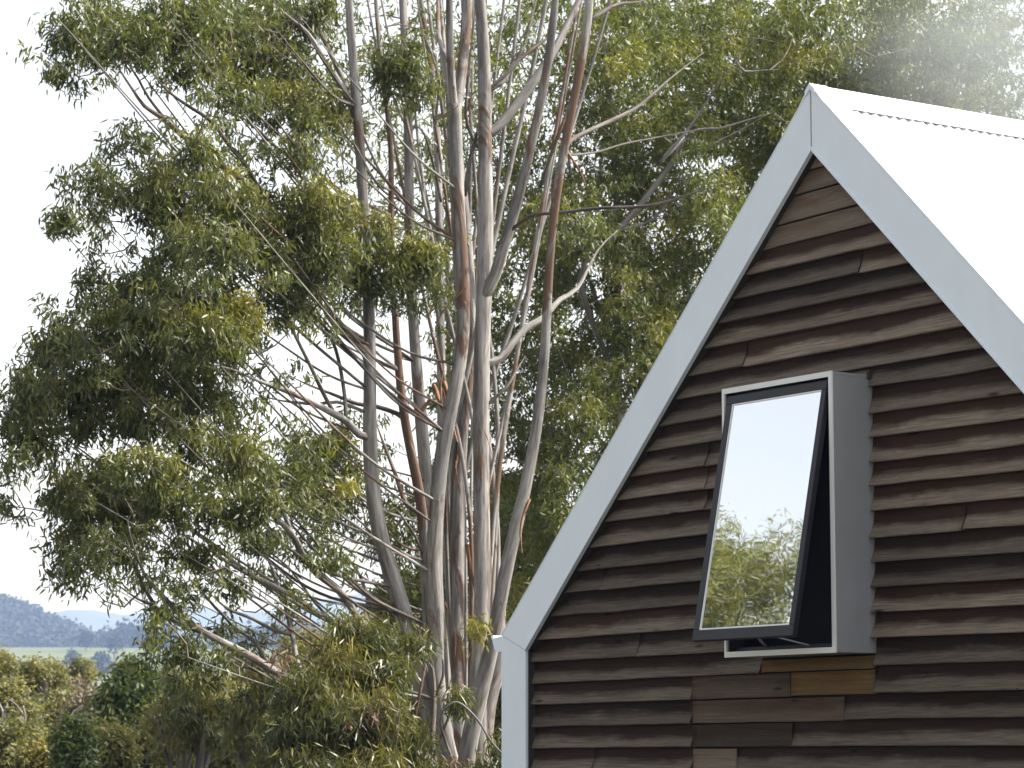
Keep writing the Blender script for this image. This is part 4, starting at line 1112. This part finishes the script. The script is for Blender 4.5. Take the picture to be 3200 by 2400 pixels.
MAP_MID = [   # behind the stems and up to the ridge of the roof
    "2223335666455666677777",
    "2222345676556777788888",
    "2233456777777888888888",
    "2233456788888888888888",
    "2232346788888888888880",
    "2223345788888888888800",
    "2234456788888888888000",
    "2345567888888888880000",
    "2345678888899888800000",
    "2345788889999888000000",
    "3345788889998880000000",
    "3345678889998800000000",
    "3345678888888000000000",
    "3345678888880000000000",
    "3345678888800000000000",
    "3356788888000000000000",
    "3357888880000000000000",
    "3358999980000000000000",
    "3368999900000000000000",
    "4479999000000000000000",
    "4489990000000000000000",
    "4489990000000000000000",
    "4499900000000000000000",
    "4499900000000000000000",
    "4499600000000000000000",
]
back_tree('gum_tree', 'leafy gum tree behind the left slope of the gable', 1980, 31.5, MAP_MID, 17, 0, [
    ([(1990, 2400), (1960, 1900), (1935, 1500), (1930, 1000), (1925, 600), (1900, 300), (1880, -50)], 31.5, 31.0, [40, 36, 32, 26, 20, 12], 0.2),
    ([(1860, 1150), c2(1500, 1620), c2(1650, 1400), c2(1770, 1270), c2(1850, 1170), c2(2000, 980), c2(2100, 800), c3(0, 1170), c3(150, 960), c3(280, 740), c3(400, 560), c3(500, 420), c3(600, 290), c3(660, 225), c3(720, 120)][:7] + [c3(110, 940), c3(280, 740), c3(400, 560), c3(500, 420), c3(600, 290), c3(660, 225)], 30.4, 28.8, [22, 21, 20, 18, 14, 9, 5], 0.0),
    ([c3(250, 770), c3(330, 745), c3(450, 740), c3(620, 690), c3(760, 650)], 29.4, 29.2, [8, 7, 5], 0.0),
    ([c3(500, 420), c3(600, 410), c3(700, 405), c3(800, 400)], 29.0, 29.2, [8, 6, 4], 0.0),
    ([c3(0, 1400), c3(80, 1260), c3(180, 1110), c3(250, 990)], 30.3, 30.0, [12, 10, 7], 0.0),
    ([(1932, 1100), (1850, 900), (1800, 700), (1780, 500), (1790, 300)], 31.3, 32.2, [16, 14, 12, 9], 0.1),
    ([(1935, 1300), (2040, 1050), (2120, 800), (2180, 560)], 31.3, 32.0, [16, 14, 11, 8], 0.1),
    ([(1945, 1500), (1860, 1350), (1790, 1200), (1740, 1080)], 31.4, 30.6, [14, 12, 9], 0.1),
    ([c2(2000, 700), c2(1700, 640), c2(1640, 800), c2(1620, 1000), c2(1610, 1150)][::-1], 31.8, 32.5, [16, 15, 13, 9], 0.1),
], 'leaf_back', tintA, 1.9, 1.75, (0.092, 0.020), 31, k=38)
MAP_RIGHT = [
    "0000000577777777655666",
    "0000007777777777545676",
    "0000006777777766456775",
    "0000000677777776566775",
    "0000000067777777777776",
    "0000000006777777777777",
    "0000000000677777777777",
]
back_tree('gum_tree', 'hazy gum tree standing behind the white roof ridge', 2850, 35.0, MAP_RIGHT, 18, 0, [
    ([(2850, 2400), (2840, 1500), (2830, 900), (2820, 500), (2800, 200), (2790, -100)], 35.0, 35.0, [34, 32, 28, 22, 14], 0.2),
    ([(2832, 900), (2920, 560), c3(1720, 700), c3(1800, 400), c3(1860, 200), c3(1900, 0)], 34.8, 34.0, [20, 18, 14, 10], 0.0),
    ([(2825, 620), (2700, 380), (2600, 200), (2540, 60)], 34.8, 34.0, [16, 14, 10], 0.1),
    ([(2835, 1000), (3000, 600), (3100, 300), (3140, 50)], 35.0, 35.4, [18, 15, 11], 0.1),
], 'leaf_back', tintB, 1.6, 1.65, (0.10, 0.021), 47, k=36)
MAP_THIN = [
    "2332223333322333443",
    "2343333332223334443",
    "2334433332223343333",
    "1234443333222233333",
    "1223444433222222333",
    "0122344433222223333",
    "0122334443333333333",
    "0112333333344444444",
    "0012333333444444444",
    "0012233333344444444",
    "0012233333333444444",
    "0011223322233334444",
]
back_tree('gum_tree', 'thin pale gum tree glimpsed behind the big stems', 1400, 39.0, MAP_THIN, 10, 0, [
    ([(1420, 2400), (1410, 1700), (1400, 1000), (1395, 500), (1380, 200), (1370, -100)], 39.0, 39.0, [20, 18, 16, 14, 10], 0.1),
    ([(1402, 1000), (1330, 600), (1250, 350), (1150, 150), (1100, 0)], 39.0, 38.0, [12, 11, 9, 6], 0.1),
    ([(1400, 900), (1480, 600), (1560, 350), (1640, 120), (1680, -60)], 39.0, 39.6, [12, 11, 9, 6], 0.1),
    ([(1405, 1200), (1600, 800), (1720, 560), (1820, 330)], 39.0, 40.0, [10, 9, 7], 0.1),
], 'leaf_back', lambda px, py, r: 0.22 + r.normal(0, .06), 1.5, 0.8, (0.15, 0.026), 61, k=24, size=0.2)
#SMALL
# ------------------------------------------------------------------ free-standing trees built from tufts
def tuft_tree(name, label, foot, stems, tufts, leaf_mat, seed, leaf=(0.16, 0.04), k=20, size=0.22, bark='bark', cat='tree', group=None, droop=0.35, twig_r=0.006, tint=0.1, tint_top=0.0, up=0.5, every=2, mottle=0.0):
    """foot: world point; stems: list of world polylines (x,y,z,r); tufts: (x,y,z, rx,ry,rz, n) in world space"""
    foot = np.array(foot, float)
    o = empty(name, tuple(foot)); tag(o, label, cat, group)
    r = np.random.default_rng(seed)
    sk = []
    for i, P in enumerate(stems):
        Q = make_tube('trunk' if i == 0 else 'branch', local(P, foot), M[bark], o, 8, 0.1, 0.06, seed + i, 0.3)
        sk.append(Q[len(Q) // 3:][::2, :3])
    sk = np.vstack(sk)
    P_ = []; T_ = []
    for (x, y, z, rx, ry, rz, n) in tufts:
        v = unit(r.normal(size=(n, 3))) * (r.random((n, 1)) ** 0.45)
        P_.append(np.array([x, y, z]) + v * np.array([rx, ry, rz])); T_.append(np.clip(tint + tint_top * np.clip(v[:, 2], 0, 1) + r.normal(0, 0.07, n) + r.normal(0, .06) + 0.35 * mottle * (r.random() ** 2 - 0.2), 0, 1))  # upper side of each tuft tinted yellower, as if lit from above
    P_ = np.vstack(P_) - foot; T_ = np.concatenate(T_)
    lf = sprays(P_, k, size, leaf[0], leaf[1], T_, droop, seed + 7, up)
    tw = grow(sk, P_[::every], twig_r, seed, up_pen=0.9)
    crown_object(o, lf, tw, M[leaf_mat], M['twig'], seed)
    return o

def px_tree(name, label, x0, x1, y0, y1, d, leaf_mat, seed, ntuft=9, per=14, flat=0.5, thick=0.9, tint=0.12, tint_top=0.35, leaf=(0.085, 0.032), k=46, size=0.19, bark='bark_dark', droop=0.25, group=None, lean=0.0, tr=0.009, cat='tree'):
    """a tree whose crown spans the given pixels at d metres: tufts on spreading limbs, foot on the ground below"""
    r = random.Random(seed)
    ntuft = int(ntuft * 2.2); per = int(per * 0.62)
    m = d / FPX
    ctr = at((x0 + x1) / 2, y0, d)
    foot = at((x0 + x1) / 2 + lean * (x1 - x0), 2352, d); foot[2] = float(ground_z(foot[0], foot[1]))
    W = (x1 - x0) * m / 2; H = (y1 - y0) * m
    ztop = at(0, y0, d)[2]; zbot = at(0, y1, d)[2]
    tufts = []; stems = []
    tr0 = max(0.05, 0.035 * (ztop - foot[2]))
    fork = np.array([ctr[0] + r.uniform(-.1, .1) * W, d, max(foot[2] + 0.6, zbot - 0.25 * H)])
    stems.append([(*foot - np.array([0, 0, 0.3]), tr0) if False else (foot[0], foot[1], foot[2] - 0.3, tr0), (*((foot + fork) / 2 + np.array([r.uniform(-.15, .15), r.uniform(-.15, .15), 0])), tr0 * 0.9), (*fork, tr0 * 0.75)])
    for i in range(ntuft):
        a = (i + r.random() * 0.8) / ntuft * 2 * math.pi * 2.4
        q_ = math.sqrt((i + 0.5) / ntuft)
        q_ *= r.uniform(0.75, 1.22); x = ctr[0] + W * 0.9 * q_ * math.cos(a); y = d + W * 0.9 * q_ * math.sin(a)
        dome = 1 - flat * q_ ** 2
        z = zbot + (ztop - zbot) * (dome * r.uniform(0.62, 1.05) if i % 3 else r.uniform(0.1, 0.7))
        rr = W * r.choice((0.13, 0.18, 0.22, 0.28, 0.36)) * r.uniform(0.8, 1.15)
        tufts.append((x, y, min(z, ztop - rr * 0.3), rr, rr, rr * thick * r.uniform(0.6, 1.0), per))
        if i % 3 == 0:
            mid = (fork + np.array([x, y, z])) / 2 + np.array([r.uniform(-.2, .2) * W, r.uniform(-.2, .2) * W, -0.1 * H])
            stems.append([(*fork, tr0 * 0.55), (*mid, tr0 * 0.38), (x, y, z - 0.1 * rr, tr0 * 0.15)])
    return tuft_tree(name, label, foot, stems, tufts, leaf_mat, seed, leaf, k, size, bark, cat, group, droop, tr, tint, tint_top, mottle=1.6, every=1)

# ------------------------------------------------------------------ scrub of the slope below (left)
px_tree('scrub_tree', 'open-topped scrub tree with yellowish tufts at the very left edge, above the rest', -70, 55, 2010, 2150, 58, 'leaf_scrub', 101, 8, 9, tint=0.2)
px_tree('scrub_tree', 'wide olive scrub tree with a golden crown under the wooded hill', 40, 196, 2060, 2170, 62, 'leaf_scrub', 102, 11, 13, tint=0.2, thick=0.7)
px_tree('scrub_tree', 'small rounded brown-green tree standing alone against the pasture', 218, 288, 2075, 2150, 78, 'leaf_scrub', 103, 8, 22, flat=0.3, thick=1.2, tint=0.03, tint_top=0.2)
px_tree('scrub_tree', 'low grey-brown scrub thicket below the small rounded tree', 165, 330, 2135, 2230, 66, 'leaf_dry', 104, 12, 11, thick=0.6, tint=0.1)
px_tree('scrub_tree', 'dark scrub tree with yellow-tipped tufts at the left edge, below the open-topped one', -40, 122, 2140, 2330, 48, 'leaf_scrub', 105, 12, 14, tint=0.05, tint_top=0.5)
px_tree('scrub_tree', 'dense olive scrub tree between the dark edge tree and the bright green tree', 100, 240, 2165, 2340, 50, 'leaf_scrub', 106, 11, 13, tint=0.12)
px_tree('scrub_tree', 'dry purplish-brown scrub tree just left of the bright green tree', 200, 345, 2190, 2350, 46, 'leaf_dry', 107, 10, 12, tint=0.05)
px_tree('scrub_tree', 'shady scrub tree in the bottom left corner', -40, 130, 2265, 2460, 40, 'leaf_scrub', 108, 12, 15, tint=0.03, tint_top=0.3)
px_tree('scrub_tree', 'pale straw-coloured scrub crown at the bottom edge near the corner', 55, 215, 2325, 2470, 36, 'leaf_scrub', 109, 11, 14, tint=0.35, tint_top=0.4)
px_tree('sapling', 'slim deep green sapling at the bottom edge beside the straw-coloured crown', 200, 262, 2268, 2460, 34, 'leaf_green', 110, 8, 14, flat=0.3, thick=1.3, tint=0.0, tint_top=0.1, cat='tree')
px_tree('leafy_tree', 'bright green leafy tree below the lowest gum branch', 325, 500, 2090, 2330, 38, 'leaf_green', 111, 17, 30, flat=0.75, thick=1.1, tint=0.02, tint_top=0.12, leaf=(0.10, 0.035), droop=0.5, k=30)
px_tree('scrub_tree', 'golden olive scrub tree at the foot of the bright green tree', 250, 400, 2260, 2460, 35, 'leaf_scrub', 112, 12, 15, tint=0.22, tint_top=0.4)
px_tree('scrub_tree', 'yellow-green scrub tree with layered tufts under the long low gum branch', 520, 860, 2140, 2360, 44, 'leaf_scrub', 113, 19, 15, thick=0.55, tint=0.2, tint_top=0.45)
px_tree('scrub_tree', 'olive scrub tree at the bottom edge between green tree and weeping bush', 400, 640, 2240, 2470, 36, 'leaf_scrub', 114, 15, 17, tint=0.12, tint_top=0.35)
px_tree('scrub_tree', 'yellowish scrub tree at the bottom edge against the weeping bush', 600, 860, 2270, 2470, 33, 'leaf_scrub', 115, 15, 17, tint=0.2, tint_top=0.4)
px_tree('scrub_tree', 'blue-grey distant scrub tree seen between the low gum branches', 420, 700, 2075, 2230, 70, 'leaf_scrub', 116, 14, 11, thick=0.8, tint=0.0, tint_top=0.1)
px_tree('gum_sapling', 'wispy olive gum sapling drooping between the green tree and the weeping bush', 470, 720, 2130, 2420, 30, 'leaf_shrub', 122, 11, 8, flat=0.4, thick=1.2, tint=0.08, tint_top=0.2, leaf=(0.10, 0.018), k=34, size=0.13, droop=0.9)
px_tree('gum_sapling', 'wispy gum sapling tight against the upper side of the weeping bush', 690, 930, 2050, 2420, 27.5, 'leaf_shrub', 123, 11, 7, flat=0.4, thick=1.2, tint=0.12, tint_top=0.25, leaf=(0.10, 0.018), k=34, size=0.13, droop=0.9)
px_tree('scrub_tree', 'grey-green distant scrub tree right of the blue-grey one, under the long gum branch', 660, 920, 2050, 2230, 74, 'leaf_scrub', 121, 14, 12, thick=0.8, tint=0.0, tint_top=0.15)
px_tree('scrub_tree', 'pale distant scrub tree beside the gum stems, above the weeping bush', 860, 1120, 1960, 2200, 52, 'leaf_scrub', 117, 14, 15, thick=0.9, tint=0.15, tint_top=0.3)
px_tree('leafy_tree', 'dense dark tree filling the gap between the gum stems and the eave', 1480, 1760, 1500, 2420, 34, 'leaf_back', 118, 20, 34, flat=0.3, thick=1.3, tint=0.02, tint_top=0.1, leaf=(0.11, 0.026), droop=0.6, k=28)
px_tree('leafy_tree', 'leafy green tree behind the foot of the gum stems', 1130, 1420, 1780, 2420, 33, 'leaf_green', 119, 18, 26, flat=0.5, thick=1.0, tint=0.06, tint_top=0.2, leaf=(0.11, 0.026), droop=0.6, k=28)

# pale dead trunks standing in the scrub
for i, (pts, d, lab) in enumerate([
    ([(62, 2420), (74, 2330), (66, 2280), (80, 2245), (72, 2205)], 43, 'bleached dead trunk rising among the dark scrub at the left'),
    ([(205, 2420), (198, 2335), (196, 2300), (205, 2262), (214, 2235)], 45, 'bleached dead trunk beside the slim deep green sapling'),
    ([(8, 2290), (14, 2250), (5, 2215), (-6, 2190)], 46, 'crooked grey dead limb at the left edge of the scrub')]):
    P = trace(pts, d, d, [11, 9, 7, 4])
    f = np.array(P[0][:3]); f[2] = float(ground_z(f[0], f[1])) - 0.3
    P = [(*f, P[0][3] * 1.2)] + P
    e = empty('dead_trunk', tuple(f)); tag(e, lab, 'tree trunk')
    make_tube('trunk', local(P, f), M['bark'], e, 7, 0.0, 0.08, 300 + i, 0.2)
    Q = np.array(P[-2][:3]); Q2 = Q + np.array([0.25 if i % 2 else -0.3, 0.1, 0.3]); 
    make_tube('branch', local([(*Q, 0.018), (*(Q + Q2) / 2 + np.array([0, 0, .05]), 0.014), (*Q2, 0.006)], f), M['bark'], e, 6, 0.0, 0.05, 320 + i, 0.2)

# ------------------------------------------------------------------ weeping bush in front of the gum's foot
bf = at(1180, 2352, 23.4); bf[2] = float(ground_z(bf[0], bf[1]))
stems = []
for (px, py, d, w) in ((900, 2120, 23.2, 16), (1010, 2030, 23.3, 18), (1120, 1960, 23.6, 20), (1230, 2040, 23.2, 16), (1330, 2080, 23.0, 14), (1440, 2150, 23.2, 12), (850, 2250, 22.8, 12), (1250, 2220, 22.4, 12)):
    p = at(px, py, d); mid = bf * 0.45 + p * 0.55 + np.array([0, 0, 0.15])
    stems.append([(bf[0], bf[1], bf[2] - 0.1, w * d / FPX), (*mid, w * d / FPX * 0.6), (*p, w * d / FPX * 0.2)])
tf = []
rb = random.Random(5)
for (px, py, rx, ry, n, d) in ((960, 2160, 110, 80, 60, 23.1), (1070, 2090, 100, 80, 70, 23.3), (1150, 2010, 80, 70, 50, 23.5), (1090, 1970, 60, 40, 24, 23.5), (1210, 2110, 70, 70, 40, 23.2), (930, 2290, 110, 90, 75, 22.9), (1060, 2240, 120, 110, 90, 22.8), (1190, 2240, 100, 100, 70, 22.8), (1270, 2330, 70, 70, 40, 22.9), (850, 2400, 90, 80, 50, 22.9), (1000, 2400, 130, 80, 80, 22.6), (1170, 2410, 130, 80, 80, 22.6), (1320, 2420, 80, 50, 30, 22.8), (1425, 2185, 40, 26, 9, 23.0), (1550, 2330, 26, 60, 8, 23.2), (1490, 2420, 60, 30, 14, 23.2), (1290, 2010, 70, 40, 14, 23.5)):
    p = at(px, py, d); m_ = d / FPX
    tf.append((*p, rx * m_, rx * m_ * 1.2, ry * m_, n))
tuft_tree('weeping_bush', 'weeping olive bush with rusty tips in front of the gum stems', bf, stems, tf, 'leaf_shrub', 130, (0.105, 0.012), 40, 0.12, 'bark_dark', 'bush', None, 0.95, 0.004, 0.10, 0.42, 0.2, mottle=0.9)
# its reddish dead sprigs
r = np.random.default_rng(9)
bush = [o for o in bpy.data.objects if o.name.startswith('weeping_bush')][0]
for k_, bl in enumerate([(1130, 2250, 50, 40, 6, 22.5, .15, 0), (1430, 2390, 50, 20, 8, 22.6, .1, 0), (1180, 2240, 40, 60, 8, 22.5, .1, 0), (870, 2060, 30, 22, 9, 23.0, .1, 0)]):
    P_, T_ = blob_targets([bl], 4 + k_)
    Vv, Ff, Cc, Tt = leaf_arrays(*sprays(P_ - bf, 7, 0.07, 0.09, 0.016, T_, 0.7, 77 + k_), 77)
    link('dead_sprig_foliage', mesh_np('dead_sprig_foliage', Vv, Ff, Cc, [M['leaf_dead']], attrs={'tint': ('FLOAT', Tt)}), bush)
# arching pale twig beside the corner post
P = local(trace([(1430, 2420), c7(1050, 1340), c7(1110, 1230), c7(1170, 1205), c7(1240, 1250), c7(1320, 1340), c7(1400, 1470), c7(1490, 1570)], 23.0, 22.6, [10, 10, 9, 8, 6]), bf)
make_tube('branch', P, M['bark'], bush, 7, 0.1, 0.05, 401, 0.06)
P = local(trace([(1370, 2460), (1352, 2330), (1358, 2200), (1352, 2090), (1318, 2060)], 23.2, 23.6, [22, 20, 16, 12, 8]), bf)
make_tube('branch', P, M['bark_dark'], bush, 8, 0.2, 0.05, 402, 0.08)
P = local(trace([(1362, 2180), (1372, 2150), (1385, 2110), (1384, 2060)], 23.3, 23.3, [10, 9, 7]), bf)
make_tube('branch', P, M['bark_dark'], bush, 7, 0.2, 0.05, 403, 0.08)

# ------------------------------------------------------------------ the trees the open pane mirrors
for i, (dx, dy, h, lab) in enumerate([(-29.0, 10.6, 10.6, 'tall gum tree mirrored in the open window pane'), (-34.0, 12.4, 10.9, 'lower gum tree mirrored at the foot of the window pane')]):
    f = np.array([HX + dx, HY + dy, 0.0]); f[2] = float(ground_z(f[0], f[1]))
    rr_ = random.Random(900 + i); tf = []; st = [[(f[0], f[1], f[2] - .3, .2), (f[0] + .1, f[1], f[2] + 3, .16), (f[0], f[1] + .1, f[2] + 6, .1)]]
    for k_ in range(84):
        a = rr_.uniform(0, 6.28); q_ = math.sqrt(rr_.random()) * 3.9
        x, y, z = f[0] + q_ * math.cos(a), f[1] + q_ * math.sin(a), h + EYE - 0.03 * q_ ** 2 - rr_.uniform(0.0, 3.4)
        tf.append((x, y, z, .8, .8, .7, 56))
        if k_ % 4 == 0: st.append([(f[0], f[1], f[2] + 3.5, .07), ((f[0] + x) / 2, (f[1] + y) / 2, (f[2] + 3.5 + z) / 2 + .3, .05), (x, y, z, .02)])
    tuft_tree('gum_tree', lab, f, st, tf, 'leaf_back', 140 + i, (0.10, 0.020), 30, 0.2, 'bark_dark', 'tree', None, 0.6, 0.006, 0.15, 0.3)

# ------------------------------------------------------------------ far wood on the hill, trees in the pasture
r = np.random.default_rng(55)
pts = []
rows_, n_ = HILL.shape[:2]
while len(pts) < 2900:
    j = r.uniform(0, rows_ * 0.56); i = r.uniform(n_ * 0.60, n_ - 2)
    j0, i0 = int(j), int(i)
    p = HILL[j0, i0] * (1 - (j - j0)) + HILL[j0 + 1, i0] * (j - j0); p = p + (HILL[j0, i0 + 1] - HILL[j0, i0]) * (i - i0)
    pts.append(p)
while len(pts) < 3500:      # ragged lower edge and copses on the slope below
    y = r.uniform(1050, 1760); x = r.uniform(-0.20, -0.06) * y
    if mnoise.noise(Vector((x * 0.009, y * 0.006, 2.2))) + 0.55 * (y - 1400) / 400 > 0.42: pts.append(np.array([x, y, float(ground_z(x, y))]))
pts = np.array(pts)
hh = r.uniform(8, 17, len(pts))
kf = 22
c = np.repeat(pts, kf, 0); H_ = np.repeat(hh, kf)[:, None]
v = unit(r.normal(size=(len(c), 3))) * r.random((len(c), 1)) ** 0.4
pp_ = c + np.concatenate([v[:, :1] * H_ * 0.26, v[:, 1:2] * H_ * 0.26, H_ * (0.55 + 0.42 * v[:, 2:3])], 1)
dd_ = unit(r.normal(size=(len(c), 3)))
Vv, Ff, Cc, Tt = leaf_arrays(pp_, dd_, np.repeat(hh * 0.20, kf), np.repeat(hh * 0.12, kf), np.repeat(r.uniform(0, .5, len(pts)), kf), 3)
o = link('hillside_forest', mesh_np('hillside_forest', Vv, Ff, Cc, [M['leaf_far']], attrs={'tint': ('FLOAT', Tt)}))
tag(o, 'hazy blue-grey wood covering the far hillside', 'forest', kind='stuff')
def far_tree(px, d, h, w, lab, seed):
    r = np.random.default_rng(seed)
    f = at(px, 2352, d); f[2] = float(ground_z(f[0], f[1]))
    e = empty('pasture_tree', tuple(f)); tag(e, lab, 'tree')
    make_tube('trunk', [(0, 0, -.5, h * .03), (0.1, 0, h * .3, h * .025), (0, 0, h * .7, h * .012)], M['bark_dark'], e, 6, 0, 0.05, seed, 1.0)
    n = 260
    v = unit(r.normal(size=(n, 3))) * r.random((n, 1)) ** 0.45
    p = np.concatenate([v[:, :2] * w / 2 * (1 - 0.35 * v[:, 2:3]), h * (0.58 + 0.42 * v[:, 2:3])], 1)
    Vv, Ff, Cc, Tt = leaf_arrays(p, unit(r.normal(size=(n, 3))), np.full(n, w * .18), np.full(n, w * .12), np.full(n, .1), seed)
    link('crown', mesh_np('crown', Vv, Ff, Cc, [M['leaf_far']], attrs={'tint': ('FLOAT', Tt)}), e)
far_tree(222, 1150, 9, 8, 'dark round tree in the pasture, leftmost of the far pair', 601)
far_tree(311, 1100, 11, 10, 'dark round tree in the pasture, right of the far pair', 602)
far_tree(262, 1420, 10, 9, 'small blue-grey tree high on the pasture slope', 603)
far_tree(352, 1300, 12, 8, 'hazy upright tree on the pasture beside the green tree top', 604)

# ------------------------------------------------------------------ air
mb = MB(); mb.box(-9500, 9500, -5200, 9500, -40, 330)
m, t = new_mat('haze_air')
pv = N(t, 'ShaderNodeVolumePrincipled')
pv.inputs['Color'].default_value = (0.40, 0.57, 1.0, 1)
pv.inputs['Density'].default_value = 0.00024
pv.inputs['Absorption Color'].default_value = (1, 1, 1, 1)
pv.inputs['Anisotropy'].default_value = 0.2
o = N(t, 'ShaderNodeOutputMaterial'); t.links.new(pv.outputs[0], o.inputs['Volume'])
hz = mb.build('haze', m); tag(hz, kind='stuff')

# ------------------------------------------------------------------ thin pale volume added as a veil over the ridge
import bmesh
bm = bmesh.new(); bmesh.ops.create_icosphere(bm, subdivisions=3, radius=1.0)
me = bpy.data.meshes.new('veil'); bm.to_mesh(me); bm.free()
sm = link('veil', me); sm.location = at(3290, 130, 21.5); sm.scale = (2.0, 1.4, 1.5)
tag(sm, 'thin pale veil over the roof ridge', 'veil', kind='stuff')
m, t = new_mat('thin_veil')
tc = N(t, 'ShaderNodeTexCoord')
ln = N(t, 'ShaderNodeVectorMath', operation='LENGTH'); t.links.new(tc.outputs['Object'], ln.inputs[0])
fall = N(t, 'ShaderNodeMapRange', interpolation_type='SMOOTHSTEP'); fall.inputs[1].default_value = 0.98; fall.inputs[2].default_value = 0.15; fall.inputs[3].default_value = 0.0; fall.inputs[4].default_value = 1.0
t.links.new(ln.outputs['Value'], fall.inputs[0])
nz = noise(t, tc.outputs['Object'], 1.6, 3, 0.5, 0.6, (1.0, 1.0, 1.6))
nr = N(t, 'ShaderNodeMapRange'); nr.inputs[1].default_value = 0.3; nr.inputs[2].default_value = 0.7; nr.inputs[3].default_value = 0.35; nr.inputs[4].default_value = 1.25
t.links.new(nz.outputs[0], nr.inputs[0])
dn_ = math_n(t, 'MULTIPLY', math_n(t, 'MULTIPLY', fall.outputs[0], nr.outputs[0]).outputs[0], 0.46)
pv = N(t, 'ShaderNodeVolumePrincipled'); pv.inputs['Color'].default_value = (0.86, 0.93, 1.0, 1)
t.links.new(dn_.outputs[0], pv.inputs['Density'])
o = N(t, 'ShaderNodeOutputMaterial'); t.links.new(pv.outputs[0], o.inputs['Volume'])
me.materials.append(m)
scene.cycles.volume_step_rate = 2.0
scene.cycles.volume_max_steps = 64
